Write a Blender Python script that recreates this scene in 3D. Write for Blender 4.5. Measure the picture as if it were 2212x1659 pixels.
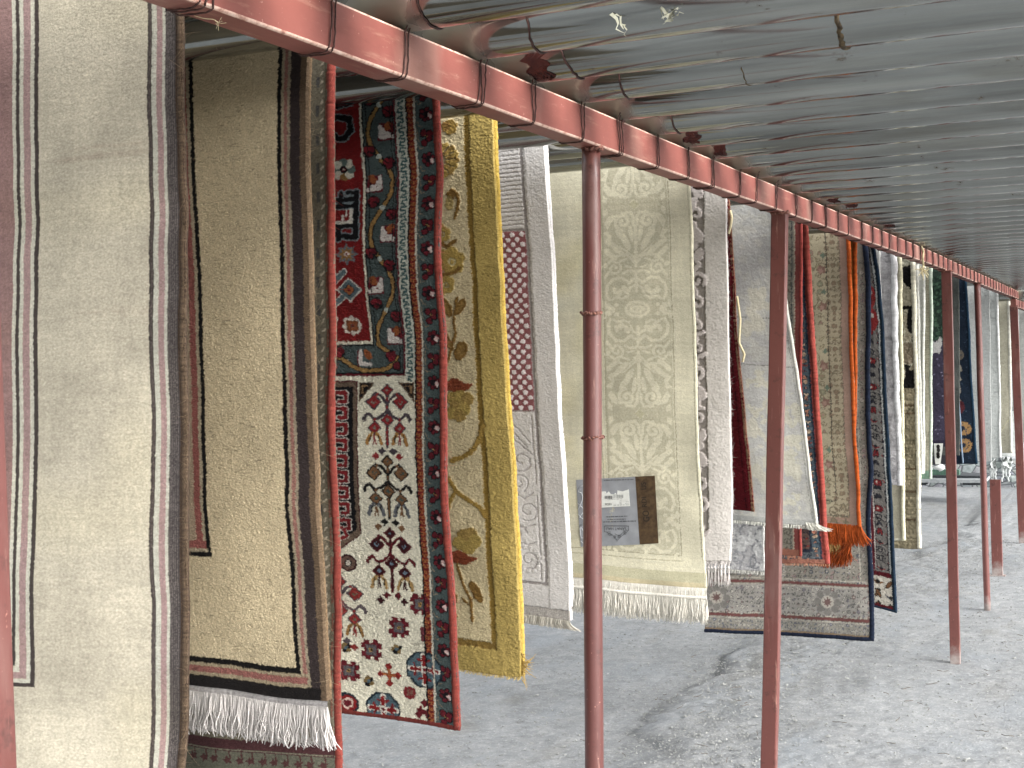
import bpy, math, random
import numpy as np
for o in list(bpy.data.objects): bpy.data.objects.remove(o)
C = bpy.context.scene.collection
scn = bpy.context.scene
rng = np.random.default_rng(7)
random.seed(7)

# ------------------------------------------------------------------ camera
S, HC = 0.88, 1.68                  # metres per design unit, camera height
FPX, CX, CY = 3067., 1106., 829.5   # focal length and centre in survey pixels (2212 x 1659)
def cam_axes(vb, tilt):
    Y = np.array([vb[0]-CX, -(vb[1]-CY), -FPX]); Y /= np.linalg.norm(Y)
    h = np.array([vb[0]-1000-CX, -(vb[1]+1000*tilt-CY), -FPX])
    Z = np.cross(Y, h); Z /= np.linalg.norm(Z)
    if Z[1] < 0: Z = -Z
    return np.array([np.cross(Y, Z), Y, Z])
R = cam_axes((2450, 727), .032)
cam = bpy.data.objects.new('camera', bpy.data.cameras.new('camera')); C.objects.link(cam)
cam.data.sensor_width = 36; cam.data.lens = FPX/2212*36
cam.data.clip_start = .05; cam.data.clip_end = 500
import mathutils
M = mathutils.Matrix(R.tolist()).to_4x4(); M.translation = (0, 0, HC)
cam.matrix_world = M
scn.camera = cam

# ------------------------------------------------------------------ sky, sun, exposure
SUN_EL, SUN_AZ = math.radians(32), math.radians(100)   # azimuth measured from +Y towards +X
w = bpy.data.worlds.new('World'); scn.world = w; w.use_nodes = True
nt = w.node_tree; bg = nt.nodes['Background']
sky = nt.nodes.new('ShaderNodeTexSky'); sky.sky_type = 'NISHITA'; sky.sun_disc = False
sky.sun_elevation = SUN_EL; sky.sun_rotation = SUN_AZ
sky.air_density = 1.0; sky.dust_density = 2.0; sky.ozone_density = 1.0
hs = nt.nodes.new('ShaderNodeHueSaturation'); hs.inputs['Saturation'].default_value = .14   # hazy, nearly white sky
nt.links.new(sky.outputs[0], hs.inputs['Color']); nt.links.new(hs.outputs[0], bg.inputs[0]); bg.inputs[1].default_value = .15
sl = bpy.data.lights.new('sun', 'SUN'); sl.energy = .65; sl.angle = math.radians(30); sl.color = (1, .97, .94)
sun = bpy.data.objects.new('sun', sl); C.objects.link(sun)
d = mathutils.Vector((-math.sin(SUN_AZ)*math.cos(SUN_EL), -math.cos(SUN_AZ)*math.cos(SUN_EL), -math.sin(SUN_EL)))
sun.rotation_euler = d.to_track_quat('-Z', 'Y').to_euler()
scn.view_settings.view_transform = 'Standard'; scn.view_settings.look = 'None'
scn.view_settings.gamma = 1; scn.view_settings.exposure = 2.33

# ------------------------------------------------------------------ survey helpers (design units, camera at origin)
def ray(x, y): return R @ np.array([x-CX, -(y-CY), -FPX])
def at(x, y, ax, v):
    r = ray(x, y); return r*(v/r[ax])
def proj(p):
    c = np.asarray(p) @ R
    return CX-c[..., 0]/c[..., 2]*FPX, CY+c[..., 1]/c[..., 2]*FPX
def wd(p): return np.asarray(p, float)*S+np.array([0, 0, HC])
def lin(h):
    if not isinstance(h, str): return np.array(h, float)
    h = h.lstrip('#'); c = np.array([int(h[i:i+2], 16)/255 for i in (0, 2, 4)])
    return np.where(c <= .04045, c/12.92, ((c+.055)/1.055)**2.4)

# ------------------------------------------------------------------ scene objects
def tag(o, label=None, cat=None, group=None, kind=None):
    if label: o['label'] = label
    if cat: o['category'] = cat
    if group: o['group'] = group
    if kind: o['kind'] = kind
    return o
def empty(name, p, label, cat, group=None):
    o = bpy.data.objects.new(name, None); C.objects.link(o)
    o.location = wd(p); o.empty_display_size = .1
    return tag(o, label, cat, group)
ORIG = {}
def mesh(name, V, F, mat, parent=None, col=None, smooth=True, units=True):
    """V (n,3) in design units; F list of int arrays (m,k)"""
    V = wd(V) if units else np.asarray(V, float)
    if parent is not None:
        V = V-ORIG.get(parent.name, np.array(parent.location))
    me = bpy.data.meshes.new(name)
    F = [np.asarray(f, np.int32) for f in F if len(f)]
    nl = sum(f.size for f in F); nf = sum(len(f) for f in F)
    me.vertices.add(len(V)); me.vertices.foreach_set('co', V.astype(np.float32).ravel())
    me.loops.add(nl); me.loops.foreach_set('vertex_index', np.concatenate([f.ravel() for f in F]))
    me.polygons.add(nf)
    st = []; a = 0
    for f in F:
        st.append(a+np.arange(len(f))*f.shape[1]); a += f.size
    me.polygons.foreach_set('loop_start', np.concatenate(st).astype(np.int32))
    me.polygons.foreach_set('use_smooth', np.full(nf, smooth))
    me.update(calc_edges=True)
    if col is not None:
        ca = me.color_attributes.new('Col', 'FLOAT_COLOR', 'POINT')
        c4 = np.ones((len(V), 4), np.float32); c4[:, :3] = col
        ca.data.foreach_set('color', c4.ravel())
    me.materials.append(mat)
    o = bpy.data.objects.new(name, me); C.objects.link(o)
    if parent is not None: o.parent = parent; ORIG[o.name] = ORIG.get(parent.name, np.array(parent.location))
    return o
def rebase(o, p):
    """move a single-mesh thing's origin to p (design units)"""
    w_ = wd(p); n = len(o.data.vertices); a = np.empty(n*3, np.float32)
    o.data.vertices.foreach_get('co', a); a = a.reshape(-1, 3)-w_.astype(np.float32)
    o.data.vertices.foreach_set('co', a.ravel()); o.data.update(); o.location = w_
    return o
def grid_faces(nr, nc, off=0, flip=False):
    i = np.arange(nr-1)[:, None]*nc+np.arange(nc-1)[None]
    f = np.stack([i, i+1, i+nc+1, i+nc], -1).reshape(-1, 4)+off
    return f[:, ::-1] if flip else f
def tubes(P, rad, k=5, caps=True):
    """P (n,m,3), rad scalar/(n,m) -> V, F"""
    P = np.asarray(P, float)
    if P.ndim == 2: P = P[None]
    n, m, _ = P.shape
    rad = np.broadcast_to(np.asarray(rad, float), (n, m))
    T = np.gradient(P, axis=1); T /= np.linalg.norm(T, axis=2, keepdims=True)+1e-9
    up = np.where(np.abs(T[..., 2:3]) > .8, np.array([1., 0, 0]), np.array([0, 0, 1.]))
    A = np.cross(T, up); A /= np.linalg.norm(A, axis=2, keepdims=True)+1e-9
    B = np.cross(T, A)
    a = np.arange(k)*2*np.pi/k
    V = P[:, :, None]+rad[:, :, None, None]*(A[:, :, None]*np.cos(a)[:, None]+B[:, :, None]*np.sin(a)[:, None])
    idx = np.arange(n*m*k).reshape(n, m, k)
    a0 = idx[:, :-1]; a1 = idx[:, 1:]
    F = np.stack([a0, np.roll(a0, -1, 2), np.roll(a1, -1, 2), a1], -1).reshape(-1, 4)
    out = [F]
    if caps: out += [idx[:, 0, :][:, ::-1].copy(), idx[:, -1, :].copy()]
    return V.reshape(-1, 3), out
def vnoise(x, y, cell, seed=0):
    """smooth value noise in [-1,1]"""
    r = np.random.default_rng(seed); G = r.random((257, 257))*2-1
    x = np.asarray(x)/cell+101.3; y = np.asarray(y)/cell+57.7
    xi = np.floor(x).astype(int); yi = np.floor(y).astype(int)
    fx = x-xi; fy = y-yi; fx = fx*fx*(3-2*fx); fy = fy*fy*(3-2*fy)
    g = lambda a, b: G[a % 257, b % 257]
    return (g(xi, yi)*(1-fx)+g(xi+1, yi)*fx)*(1-fy)+(g(xi, yi+1)*(1-fx)+g(xi+1, yi+1)*fx)*fy
def box(x0, x1, y0, y1, z0, z1, b=0.0):
    """bevelled box running along y (chamfer of size b on the four long edges)"""
    if b <= 0: prof = [(x0, z0), (x1, z0), (x1, z1), (x0, z1)]
    else:
        prof = []
        for cx_, cz_, a0 in ((x1-b, z0+b, -90), (x1-b, z1-b, 0), (x0+b, z1-b, 90), (x0+b, z0+b, 180)):
            for t in range(4):
                a = math.radians(a0+t*30); prof.append((cx_+b*math.cos(a), cz_+b*math.sin(a)))
    return prof
def extrude_prof(prof, P0, P1, ax='y', n=2):
    """extrude a closed 2-D profile from P0 to P1 (profile coords are offsets in the other two axes)"""
    k = len(prof); V = []
    for i in range(n):
        t = i/(n-1); c = np.array(P0)*(1-t)+np.array(P1)*t
        for a, b in prof:
            V.append(c+(np.array([a, 0, b]) if ax == 'y' else np.array([a, b, 0]) if ax == 'z' else np.array([0, a, b])))
    idx = np.arange(n*k).reshape(n, k)
    F = np.stack([idx[:-1], np.roll(idx[:-1], -1, 1), np.roll(idx[1:], -1, 1), idx[1:]], -1).reshape(-1, 4)
    return np.array(V), [F, idx[0][None, ::-1].copy(), idx[-1][None].copy()]
def merge(parts):
    Vs, Fs, off = [], {}, 0
    for V, F in parts:
        Vs.append(V)
        for f in F:
            f = np.asarray(f); Fs.setdefault(f.shape[1], []).append(f+off)
        off += len(V)
    return np.concatenate(Vs), [np.concatenate(v) for v in Fs.values()]

# ------------------------------------------------------------------ materials
class N:
    def __init__(s, name):
        s.m = bpy.data.materials.new(name); s.m.use_nodes = True; s.t = s.m.node_tree
        s.b = s.t.nodes['Principled BSDF']; s.co = s.t.nodes.new('ShaderNodeTexCoord')
    def n(s, typ, **kw):
        o = s.t.nodes.new('ShaderNode'+typ)
        for k, v in kw.items(): setattr(o, k, v)
        return o
    def l(s, a, b): s.t.links.new(a, b)
    def map(s, scale, src=None):
        m = s.n('Mapping'); m.inputs['Scale'].default_value = scale
        s.l(src or s.co.outputs['Object'], m.inputs[0]); return m.outputs[0]
    def noise(s, scale, detail=3, vec=None, rough=.55):
        n = s.n('TexNoise'); n.inputs['Scale'].default_value = scale; n.inputs['Detail'].default_value = detail
        n.inputs['Roughness'].default_value = rough
        s.l(vec or s.co.outputs['Object'], n.inputs[0]); return n.outputs[0]
    def ramp(s, f, stops):
        r = s.n('ValToRGB'); e = r.color_ramp.elements
        while len(e) < len(stops): e.new(.5)
        for el, (p, c) in zip(e, stops):
            el.position = p; c = np.array([c]*3) if isinstance(c, (int, float)) else lin(c); el.color = (*c, 1)
        s.l(f, r.inputs[0]); return r.outputs[0]
    def mix(s, a, b, f=None, fac=.5, mode='MIX'):
        m = s.n('Mix', data_type='RGBA', blend_type=mode); m.inputs[0].default_value = fac
        if f is not None: s.l(f, m.inputs[0])
        for v, i in ((a, 6), (b, 7)):
            if hasattr(v, 'links'): s.l(v, m.inputs[i])
            else: m.inputs[i].default_value = (*lin(v), 1)
        return m.outputs[2]
    def math(s, op, a, b=None):
        m = s.n('Math', operation=op)
        for v, i in ((a, 0), (b, 1)):
            if v is None: continue
            if hasattr(v, 'links'): s.l(v, m.inputs[i])
            else: m.inputs[i].default_value = v
        return m.outputs[0]
    def bump(s, h, strength, dist=.002, prev=None):
        b = s.n('Bump'); b.inputs['Strength'].default_value = strength; b.inputs['Distance'].default_value = dist
        s.l(h, b.inputs['Height'])
        if prev is not None: s.l(prev, b.inputs['Normal'])
        return b.outputs[0]
    def out(s, col, rough=.9, metal=0, normal=None, sheen=0, spec=.3):
        I = s.b.inputs
        for v, k in ((col, 'Base Color'), (rough, 'Roughness'), (metal, 'Metallic'), (normal, 'Normal')):
            if v is None: continue
            if hasattr(v, 'links'): s.l(v, I[k])
            elif k == 'Base Color': I[k].default_value = (*lin(v), 1)
            else: I[k].default_value = v
        I['Sheen Weight'].default_value = sheen; I['Sheen Roughness'].default_value = .6
        I['Specular IOR Level'].default_value = spec
        return s.m
def fabric(name, grain=900, gb=.5, var=.18, sheen=.06, soil=.12):
    q = N(name); a = q.n('Attribute', attribute_name='Col').outputs['Color']
    g = q.noise(grain, 2); big = q.noise(7, 4)
    c = q.mix(a, q.ramp(g, [(.25, 1-var*1.6), (.75, 1+var*.4)]), fac=1, mode='MULTIPLY')
    c = q.mix(c, q.ramp(big, [(.35, 1-soil*1.5), (.65, 1.0)]), fac=1, mode='MULTIPLY')
    return q.out(c, 1.0, normal=q.bump(g, gb, .0015), sheen=sheen, spec=.05)
M_pile = fabric('wool_pile', 560, .28, .18)
M_soft = fabric('soft_pile', 800, .12, .08, .15, .05)
M_back = fabric('woven_backing', 1300, .35, .12, .05, .16)
M_yarn = fabric('yarn', 1500, .5, .2, .04, .05)

q = N('red_oxide_paint')
v1 = q.noise(9, 5); v2 = q.noise(160, 3); st = q.noise(22, 4, q.map((1, .06, 1)))
c = q.ramp(v1, [(.3, '#74423a'), (.7, '#8a5148')])
c = q.mix(c, '#a98472', q.ramp(q.noise(70, 6, q.map((1, .12, 1)), .7), [(.56, 0.), (.72, .55)]))
c = q.mix(c, '#d9b7a6', q.ramp(v2, [(.70, 0.), (.78, .5)]))
c = q.mix(c, '#c9b3a0', q.ramp(q.noise(3.1, 5, q.map((1, 1, .5))), [(.55, 0.), (.75, .4)]))
c = q.mix(c, '#e0c8b8', q.ramp(q.noise(330, 2), [(.74, 0.), (.80, .6)]))
c = q.mix(c, '#6a3a30', q.ramp(q.noise(16, 6, q.map((1, .25, 1)), .7), [(.58, 0.), (.72, .5)]))
M_beam = q.out(c, .5, normal=q.bump(q.noise(60, 5, q.map((1, .2, 1))), .25, .003), spec=.4)
q = N('worn_highlit_edge')
M_edge = q.out(q.ramp(q.noise(50, 5, None, .7), [(.35, '#9a6a5b'), (.5, '#c9a796'), (.7, '#dcc3b3')]), .45, normal=q.bump(q.noise(150, 4), .4, .003))  # worn paint, with the bevel's edge highlight put into its pale colour
q = N('red_oxide_post')
c = q.ramp(q.noise(6, 4, q.map((1, 1, .25))), [(.3, '#5a322d'), (.7, '#704039')])
c = q.mix(c, '#b58476', q.ramp(q.noise(190, 3), [(.68, 0.), (.76, .7)]))
c = q.mix(c, '#b98f80', q.ramp(q.noise(60, 5, q.map((1, 1, .08)), .7), [(.60, 0.), (.72, .6)]))
c = q.mix(c, '#a9958c', q.ramp(q.noise(4, 6, q.map((3, 3, .6))), [(.55, 0.), (.8, .45)]))
sz_ = q.n('SeparateXYZ'); q.l(q.n('NewGeometry').outputs['Position'], sz_.inputs[0])
c = q.mix(c, '#a3a09b', q.ramp(q.math('ADD', sz_.outputs[2], q.math('MULTIPLY', q.noise(30, 4), .22)), [(.10, .75), (.22, 0.)]))
c = q.mix(c, '#3c2420', q.ramp(q.noise(24, 5, None, .7), [(.57, 0.), (.70, .7)]))
M_post = q.out(c, .38, normal=q.bump(q.noise(45, 4), .15, .003), spec=.5)
q = N('weld_metal')
M_weld = q.out(q.ramp(q.noise(240, 3), [(.3, '#55302b'), (.7, '#a27262')]), .5, normal=q.bump(q.noise(300, 3), .6, .004))
q = N('tie_wire')
M_wire = q.out(q.ramp(q.noise(150, 2), [(.3, '#2c1c1a'), (.7, '#553b35')]), .55, .3)

q = N('galvanised_steel')
oi = q.n('ObjectInfo').outputs['Random']
sx = q.n('SeparateXYZ'); q.l(q.co.outputs['Object'], sx.inputs[0])
cmb = q.n('CombineXYZ'); q.l(q.math('MULTIPLY', oi, 60.), cmb.inputs[1])
va = q.n('VectorMath', operation='ADD'); q.l(q.co.outputs['Object'], va.inputs[0]); q.l(cmb.outputs[0], va.inputs[1])
P0 = va.outputs[0]
streak = q.noise(30, 5, q.map((.035, 1, 1), P0)); blot = q.noise(5, 5, q.map((.35, 1, 1), P0)); fine = q.noise(120, 3, q.map((.15, 1, 1), P0))
c = q.ramp(streak, [(.3, '#777977'), (.55, '#939592'), (.75, '#a9aba7')])
c = q.mix(c, '#6b675b', q.ramp(blot, [(.52, 0.), (.72, .6)]))
rust = q.ramp(q.noise(26, 6, q.map((.6, 1, 1), P0), .7), [(.63, 0.), (.72, .8)])
c = q.mix(c, '#5b4a35', rust)
# dust settled where the pipe lies over the beam
dx = q.math('ABSOLUTE', q.math('ADD', sx.outputs[0], -S*0.0))
dust = q.ramp(q.math('ADD', dx, q.math('MULTIPLY', blot, .10)), [(.075, .9), (.115, 0.)])
c = q.mix(c, '#7c7868', dust)
met = q.math('SUBTRACT', .95, q.math('ADD', q.math('MULTIPLY', dust, .7), q.math('MULTIPLY', rust, .6)))
rg = q.math('ADD', q.ramp(streak, [(.3, .06), (.7, .15)]), q.math('MULTIPLY', dust, .3))
M_pipe = q.out(c, rg, met, None, spec=.5)
q = N('rust_weld_ring')
M_rust = q.out(q.ramp(q.noise(90, 5), [(.35, '#2d2720'), (.65, '#6a5a41')]), .8, .1, q.bump(q.noise(120, 4), .6, .004))
q = N('red_paint_patch')
M_patch = q.out(q.ramp(q.noise(50, 4), [(.3, '#3a1a17'), (.7, '#54281f')]), .55)

q = N('cement_dust_ground')
g1 = q.noise(1.1, 6); g2 = q.noise(9, 7, None, .68); g3 = q.noise(85, 5, None, .7); g4 = q.noise(3.2, 5, q.map((1, .45, 1)))
c = q.ramp(g2, [(.28, '#6f7172'), (.5, '#7f8182'), (.72, '#8e8f8e')])
c = q.mix(c, '#9fa09e', q.ramp(q.noise(26, 5, None, .75), [(.5, 0.), (.68, .6)]))
c = q.mix(c, '#737473', q.ramp(q.noise(20, 7, q.map((1, .5, 1)), .78), [(.53, 0.), (.70, .5)]))
c = q.mix(c, '#7f8488', q.ramp(g4, [(.50, 0.), (.70, .65)]))
c = q.mix(c, '#b4b5b2', q.ramp(g3, [(.56, 0.), (.68, .7)]))
c = q.mix(c, '#5f5f5a', q.ramp(q.noise(45, 6, None, .72), [(.60, 0.), (.70, .6)]))
c = q.mix(c, '#6a655b', q.ramp(q.noise(2.3, 5, q.map((1, .5, 1)), .6), [(.60, 0.), (.74, .5)]))
a = q.n('Attribute', attribute_name='Col').outputs['Color']
c = q.mix(c, a, fac=1, mode='MULTIPLY')
nb = q.bump(q.noise(17, 6, q.map((1, .7, 1)), .72),   .36, .016); nb = q.bump(g2, .3, .012, nb); nb = q.bump(g3, .75, .006, nb); nb = q.bump(q.noise(300, 3), .4, .002, nb)
M_ground = q.out(c, .95, normal=nb, spec=.15)
q = N('stone_chips')
M_stone = q.out(q.ramp(q.n('ObjectInfo').outputs['Random'] if False else q.noise(30, 2), [(.3, '#6b6c6b'), (.6, '#8e8f8b'), (.75, '#aaaaa6')]), .95, normal=q.bump(q.noise(200, 3), .5, .003))
q = N('rubble_masonry')
vr = q.n('TexVoronoi'); vr.inputs['Scale'].default_value = 8.; q.l(q.map((1, 1, 1.7)), vr.inputs[0])
ve = q.n('TexVoronoi', feature='DISTANCE_TO_EDGE'); ve.inputs['Scale'].default_value = 8.; q.l(q.map((1, 1, 1.7)), ve.inputs[0])
c = q.mix(q.ramp(q.noise(14, 5), [(.3, '#6c7072'), (.7, '#a3a6a6')]), vr.outputs['Color'], fac=.03)
c = q.mix('#55585a', c, q.ramp(ve.outputs['Distance'], [(.02, 0.), (.09, 1.)]))
M_wall = q.out(c, .95, normal=q.bump(ve.outputs['Distance'], .6, .03))
def plain(name, c0, c1, rough=.8, sc=40, metal=0, bump=.2):
    q = N(name); n = q.noise(sc, 5)
    return q.out(q.ramp(n, [(.3, c0), (.7, c1)]), rough, metal, q.bump(n, bump, .003))
M_green = plain('green_paint', '#3f5a4d', '#587566')
M_dark = plain('dark_timber', '#23262a', '#3b3f42')
M_concrete = plain('grey_concrete', '#85898b', '#a2a5a6', .9)
M_twine = plain('twine_fibre', '#c9b98e', '#e2d6b2', .95, 300)
M_plastic = plain('pale_plastic_sheet', '#b9bdbb', '#dddfdd', .4, 20)
M_tape = plain('clear_tape', '#a9a78f', '#d0cdb8', .25, 60)
M_lgrey = plain('label_grey_film', '#85878a', '#999b9e', .35, 30, 0, .05)
M_lbrown = plain('label_brown_film', '#3a2b1c', '#5a4730', .5, 90, 0, .1)
M_paper = plain('sticker_paper', '#cfcfc8', '#dedfd8', .8, 60, 0, .05)
M_ink = plain('label_ink', '#37393b', '#45474a', .7, 60, 0, 0)
M_inkd = plain('label_dark_ink', '#1d1c1a', '#272522', .7, 60, 0, 0)
M_line = plain('label_light_line', '#b9bbbd', '#c6c8ca', .6, 60, 0, 0)

# ------------------------------------------------------------------ geometry of the shed (design units)
XB, ZB, ZT, WB = -1.0, .427, .500, .050        # beam: right face x, bottom, top, width
PITCH, Y0 = .244, 1.936                        # pipe spacing; a pipe lies over the beam at Y0
RP = .062; ZP = ZT+RP+.001                     # pipe radius and axis height
ZG = -1.91                                     # ground level
def pipe_y(k): return Y0+PITCH*k

# ------------------------------------------------------------------ ground (structure)
def ground():
    ys = np.concatenate([np.linspace(-14, 3.2, 30), np.linspace(3.3, 16, 560), np.linspace(16.3, 160, 50)])
    xs = np.concatenate([np.linspace(-90, -6.2, 20), np.linspace(-6, 1.6, 420), np.linspace(1.9, 90, 30)])
    X, Y = np.meshgrid(xs, ys)
    core = np.clip((16.5-np.abs(Y-3))/3, 0, 1)*np.clip((7.5-np.abs(X+2))/2, 0, 1)
    h = .020*vnoise(X, Y, 1.3, 1)+.005*vnoise(X, Y, .33, 2)+.003*vnoise(X, Y, .12, 3)+.0045*vnoise(X, Y, .04, 4)*(vnoise(X, Y, .6, 5)+.6)
    # worn edge of the old slab running along the rack
    ed = np.interp(Y, [3.0, 5.2, 7.3, 9.5, 11.5, 14.5], [-1.75, -2.05, -2.34, -2.38, -2.05, -1.7])+.12*vnoise(X, Y, .45, 8)+.05*vnoise(X, Y, .1, 9)
    dd = X-ed
    h += .016*np.clip(dd/.12, -1, 1)
    rough = np.exp(-((dd-.25)/.35)**2)
    h += rough*(.007*vnoise(X, Y, .08, 10)+.007*vnoise(X, Y, .04, 11))
    crack = np.exp(-(dd/.05)**2)*np.clip(vnoise(X, Y, .5, 12)+.35, 0, 1)
    h -= .025*crack
    Z = ZG+h*core-.01
    t = 1-.5*crack-.12*rough*np.clip(vnoise(X, Y, .4, 13), 0, 1)
    # scuff marks dragged through the dust
    for (x, y) in ((1755, 1480), (1772, 1485), (1822, 1480), (1868, 1480), (1850, 1480)):
        p = at(x, y, 2, ZG); u = (X-p[0])*.8+(Y-p[1])*.6*.25; v = Y-p[1]
        t -= .25*np.exp(-(u/.022)**2-(v/.28)**2)
    t = np.clip(t*(1+.09*vnoise(X, Y, .9, 14)+.06*vnoise(X*2.2, Y*.6, .35, 15)-.10*np.exp(-((X+.35+.1*np.sin(Y*.5))/.10)**2)*np.clip(vnoise(X, Y, .3, 16)+.5, 0, 1)-.10*np.exp(-((X-.55+.1*np.sin(Y*.4))/.10)**2)*np.clip(vnoise(X, Y, .3, 17)+.5, 0, 1)), .35, 1.2)
    col = np.stack([t, t, t*1.0], -1).reshape(-1, 3)
    o = mesh('ground', np.stack([X, Y, Z], -1).reshape(-1, 3), [grid_faces(len(ys), len(xs))], M_ground, col=col)
    tag(o, kind='structure')
ground()
def chips():
    n = 46000; V = []; F = []
    base = np.array([(0, 0, 1), (1, 0, .1), (.3, .95, 0), (-.8, .6, .1), (-.8, -.6, 0), (.3, -.95, .1), (0, 0, -.6)], float)
    tri = np.array([(0, 1, 2), (0, 2, 3), (0, 3, 4), (0, 4, 5), (0, 5, 1), (6, 2, 1), (6, 3, 2), (6, 4, 3), (6, 5, 4), (6, 1, 5)])
    Y = 3.3+rng.random(n)**1.7*11; ed = np.interp(Y, [3.0, 5.2, 7.3, 9.5, 11.5, 14.5], [-1.75, -2.05, -2.34, -2.38, -2.05, -1.7])
    X = np.where(rng.random(n) < .45, ed+.28+rng.normal(0, .30, n), rng.uniform(-3.6, .9, n))
    sz = .0026+.0055*rng.random(n)**3+.011*(rng.random(n) < .012)*rng.random(n)
    a = rng.random(n)*6.28
    B = base[None]*(1+.35*rng.normal(0, 1, (n, 7, 3)))*sz[:, None, None]*np.array([1, 1, .6])
    ca, sa = np.cos(a), np.sin(a)
    V = np.stack([B[..., 0]*ca[:, None]-B[..., 1]*sa[:, None]+X[:, None], B[..., 0]*sa[:, None]+B[..., 1]*ca[:, None]+Y[:, None], B[..., 2]+ZG+.002+(.020*vnoise(X, Y, 1.3, 1)+.005*vnoise(X, Y, .33, 2)-.010+.016*np.clip((X-ed)/.12, -1, 1))[:, None]], -1)
    F = (tri[None]+np.arange(n)[:, None, None]*7).reshape(-1, 3)
    tag(mesh('stone_chips', V.reshape(-1, 3), [F], M_stone, smooth=False), 'pale stone chips and crumbs scattered over the dusty ground', 'gravel', kind='stuff')
    n = 260; Y = 3.6+rng.random(n)*7; X = rng.uniform(-2.6, .4, n); a = rng.random(n)*3.14; L = .02+.06*rng.random(n)
    t = np.linspace(-.5, .5, 5)
    P = np.stack([X[:, None]+np.cos(a)[:, None]*L[:, None]*t, Y[:, None]+np.sin(a)[:, None]*L[:, None]*t+.01*rng.normal(0, 1, (n, 5))*.4, np.full((n, 5), ZG+.014)+.006*rng.random((n, 5))], -1)
    V, F = tubes(P, .0013, 4)
    tag(mesh('dry_twigs', V, F, M_rust), 'thin dry twigs and straw lying in the grey dust', 'twigs', kind='stuff')
chips()

# ------------------------------------------------------------------ beams, posts, pipes, wire ties
def beam(name, y0, y1, dz0, dz1, label):
    o = empty(name, (XB-WB/2, y0, ZB), label, 'beam', 'red beams of the drying rack')
    prof = box(XB-WB, XB, 0, 0, ZB, ZT, .0042)
    V, F = extrude_prof(prof, (0, y0, dz0), (0, y1, dz1), 'y', 40)
    V[:, [0, 2]] += .0009*np.stack([vnoise(V[:, 1]*3+V[:, 2], V[:, 0], .12, 5), vnoise(V[:, 1]*3, V[:, 0]+V[:, 2], .15, 6)], -1)
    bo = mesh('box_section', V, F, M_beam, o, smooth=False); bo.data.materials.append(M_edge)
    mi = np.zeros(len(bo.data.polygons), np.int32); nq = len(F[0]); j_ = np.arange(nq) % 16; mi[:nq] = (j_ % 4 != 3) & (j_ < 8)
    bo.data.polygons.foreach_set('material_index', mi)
    return o
b1 = beam('steel_beam', -1.5, 8.62, 0, 0, 'long red painted steel beam running from the upper left past both front posts')
b2 = beam('steel_beam', 8.625, 14.4, -.003, -.034, 'far red beam sagging beyond the square post at its joint')
b3 = beam('steel_beam', 14.0, 24., -.115, -.15, 'farthest lower red beam at the right edge behind the joint')
def bead(name, c, r, mat, parent, arc=(0, 360), n=60, jit=.0016, thick=.0024):
    a = np.radians(np.linspace(arc[0], arc[1], n))
    P = np.stack([c[0]+r*np.cos(a), c[1]+r*np.sin(a), np.full(n, c[2])], -1)+rng.normal(0, jit, (n, 3))
    V, F = tubes(P, thick*(1+.35*rng.normal(0, 1, (1, n))).clip(.4, 2), 6)
    return mesh(name, V, F, mat, parent)
def post(kind, top, bot, sx, sy, label, welds=(), weldtop=True, cap=False, plate=True):
    o = empty('steel_post', bot, label, 'post', 'red posts carrying the beam')
    top = np.array(top, float); bot = np.array(bot, float)
    if kind == 'round':
        a = np.radians(np.arange(0, 360, 11.25)); prof = [(sx*math.cos(t), sx*math.sin(t)) for t in a]
    else:
        b = .004; prof = []
        for cx_, cy_, a0 in ((sx-b, -sy+b, -90), (sx-b, sy-b, 0), (-sx+b, sy-b, 90), (-sx+b, -sy+b, 180)):
            for t in range(4):
                an = math.radians(a0+30*t); prof.append((cx_+b*math.cos(an), cy_+b*math.sin(an)))
    V, F = extrude_prof(prof, bot, top, 'z', 30)
    V[:, :2] += .0012*np.stack([vnoise(V[:, 2], V[:, 2]*0, .25, 3), vnoise(V[:, 2], V[:, 2]*0, .3, 4)], -1)
    tube = mesh('tube', V, F, M_post, o, smooth=(kind == 'round'))
    for z in welds:
        t = (z-bot[2])/(top[2]-bot[2]); c = bot*(1-t)+top*t
        bead('weld_ring', c, sx+.001, M_weld, o)
    if weldtop:
        if kind == 'round':
            ob = bead('weld_bead', top+np.array([0, 0, -.002]), sx+.002, M_weld, o, (-120, 60), 40, .002, .0045)
        else:
            P = np.array([(-sx, -sy), (0, -sy), (sx, -sy), (sx, 0), (sx, sy)]); P = np.stack([np.interp(np.linspace(0, 4, 50), range(5), P[:, i]) for i in (0, 1)], -1)
            P = np.concatenate([P, np.zeros((50, 1))], 1)+top+rng.normal(0, .0018, (50, 3)); P[:, 2] -= .003
            V, F = tubes(P, .004*(1+.3*rng.normal(0, 1, (1, 50))).clip(.4, 2), 6); mesh('weld_bead', V, F, M_weld, o)
    if plate:
        V, F = extrude_prof([(a*1.5, b_*1.5) for a, b_ in prof], bot+np.array([0, 0, -.012]), bot+np.array([0, 0, .006]), 'z', 2)
        mesh('base_plate', V, F, M_post, o, smooth=False)
    return o
XC = XB-WB/2
def base(x, y): return at(x, y, 2, ZG+.0)
pr = post('square', (XB-.028, 1.037, ZB), (XB-.028, 1.037, ZG), .026, .024, 'pale pink lit red post cut off by the left edge of the photo', weldtop=False)
p = at(1281, 1659, 0, XC); p1b = np.array([XC+.002, p[1]+.0, p[2]])
t1 = np.array([XC+.002, at(1275, 320, 0, XC)[1], ZB]); d1 = (p1b-t1)/(p1b[2]-t1[2])
P1 = post('round', t1, t1+d1*(ZG-ZB), .0192, .0192, 'round red pipe post in front of the cream damask rug', welds=(.083, -.172, -.95))
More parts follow.
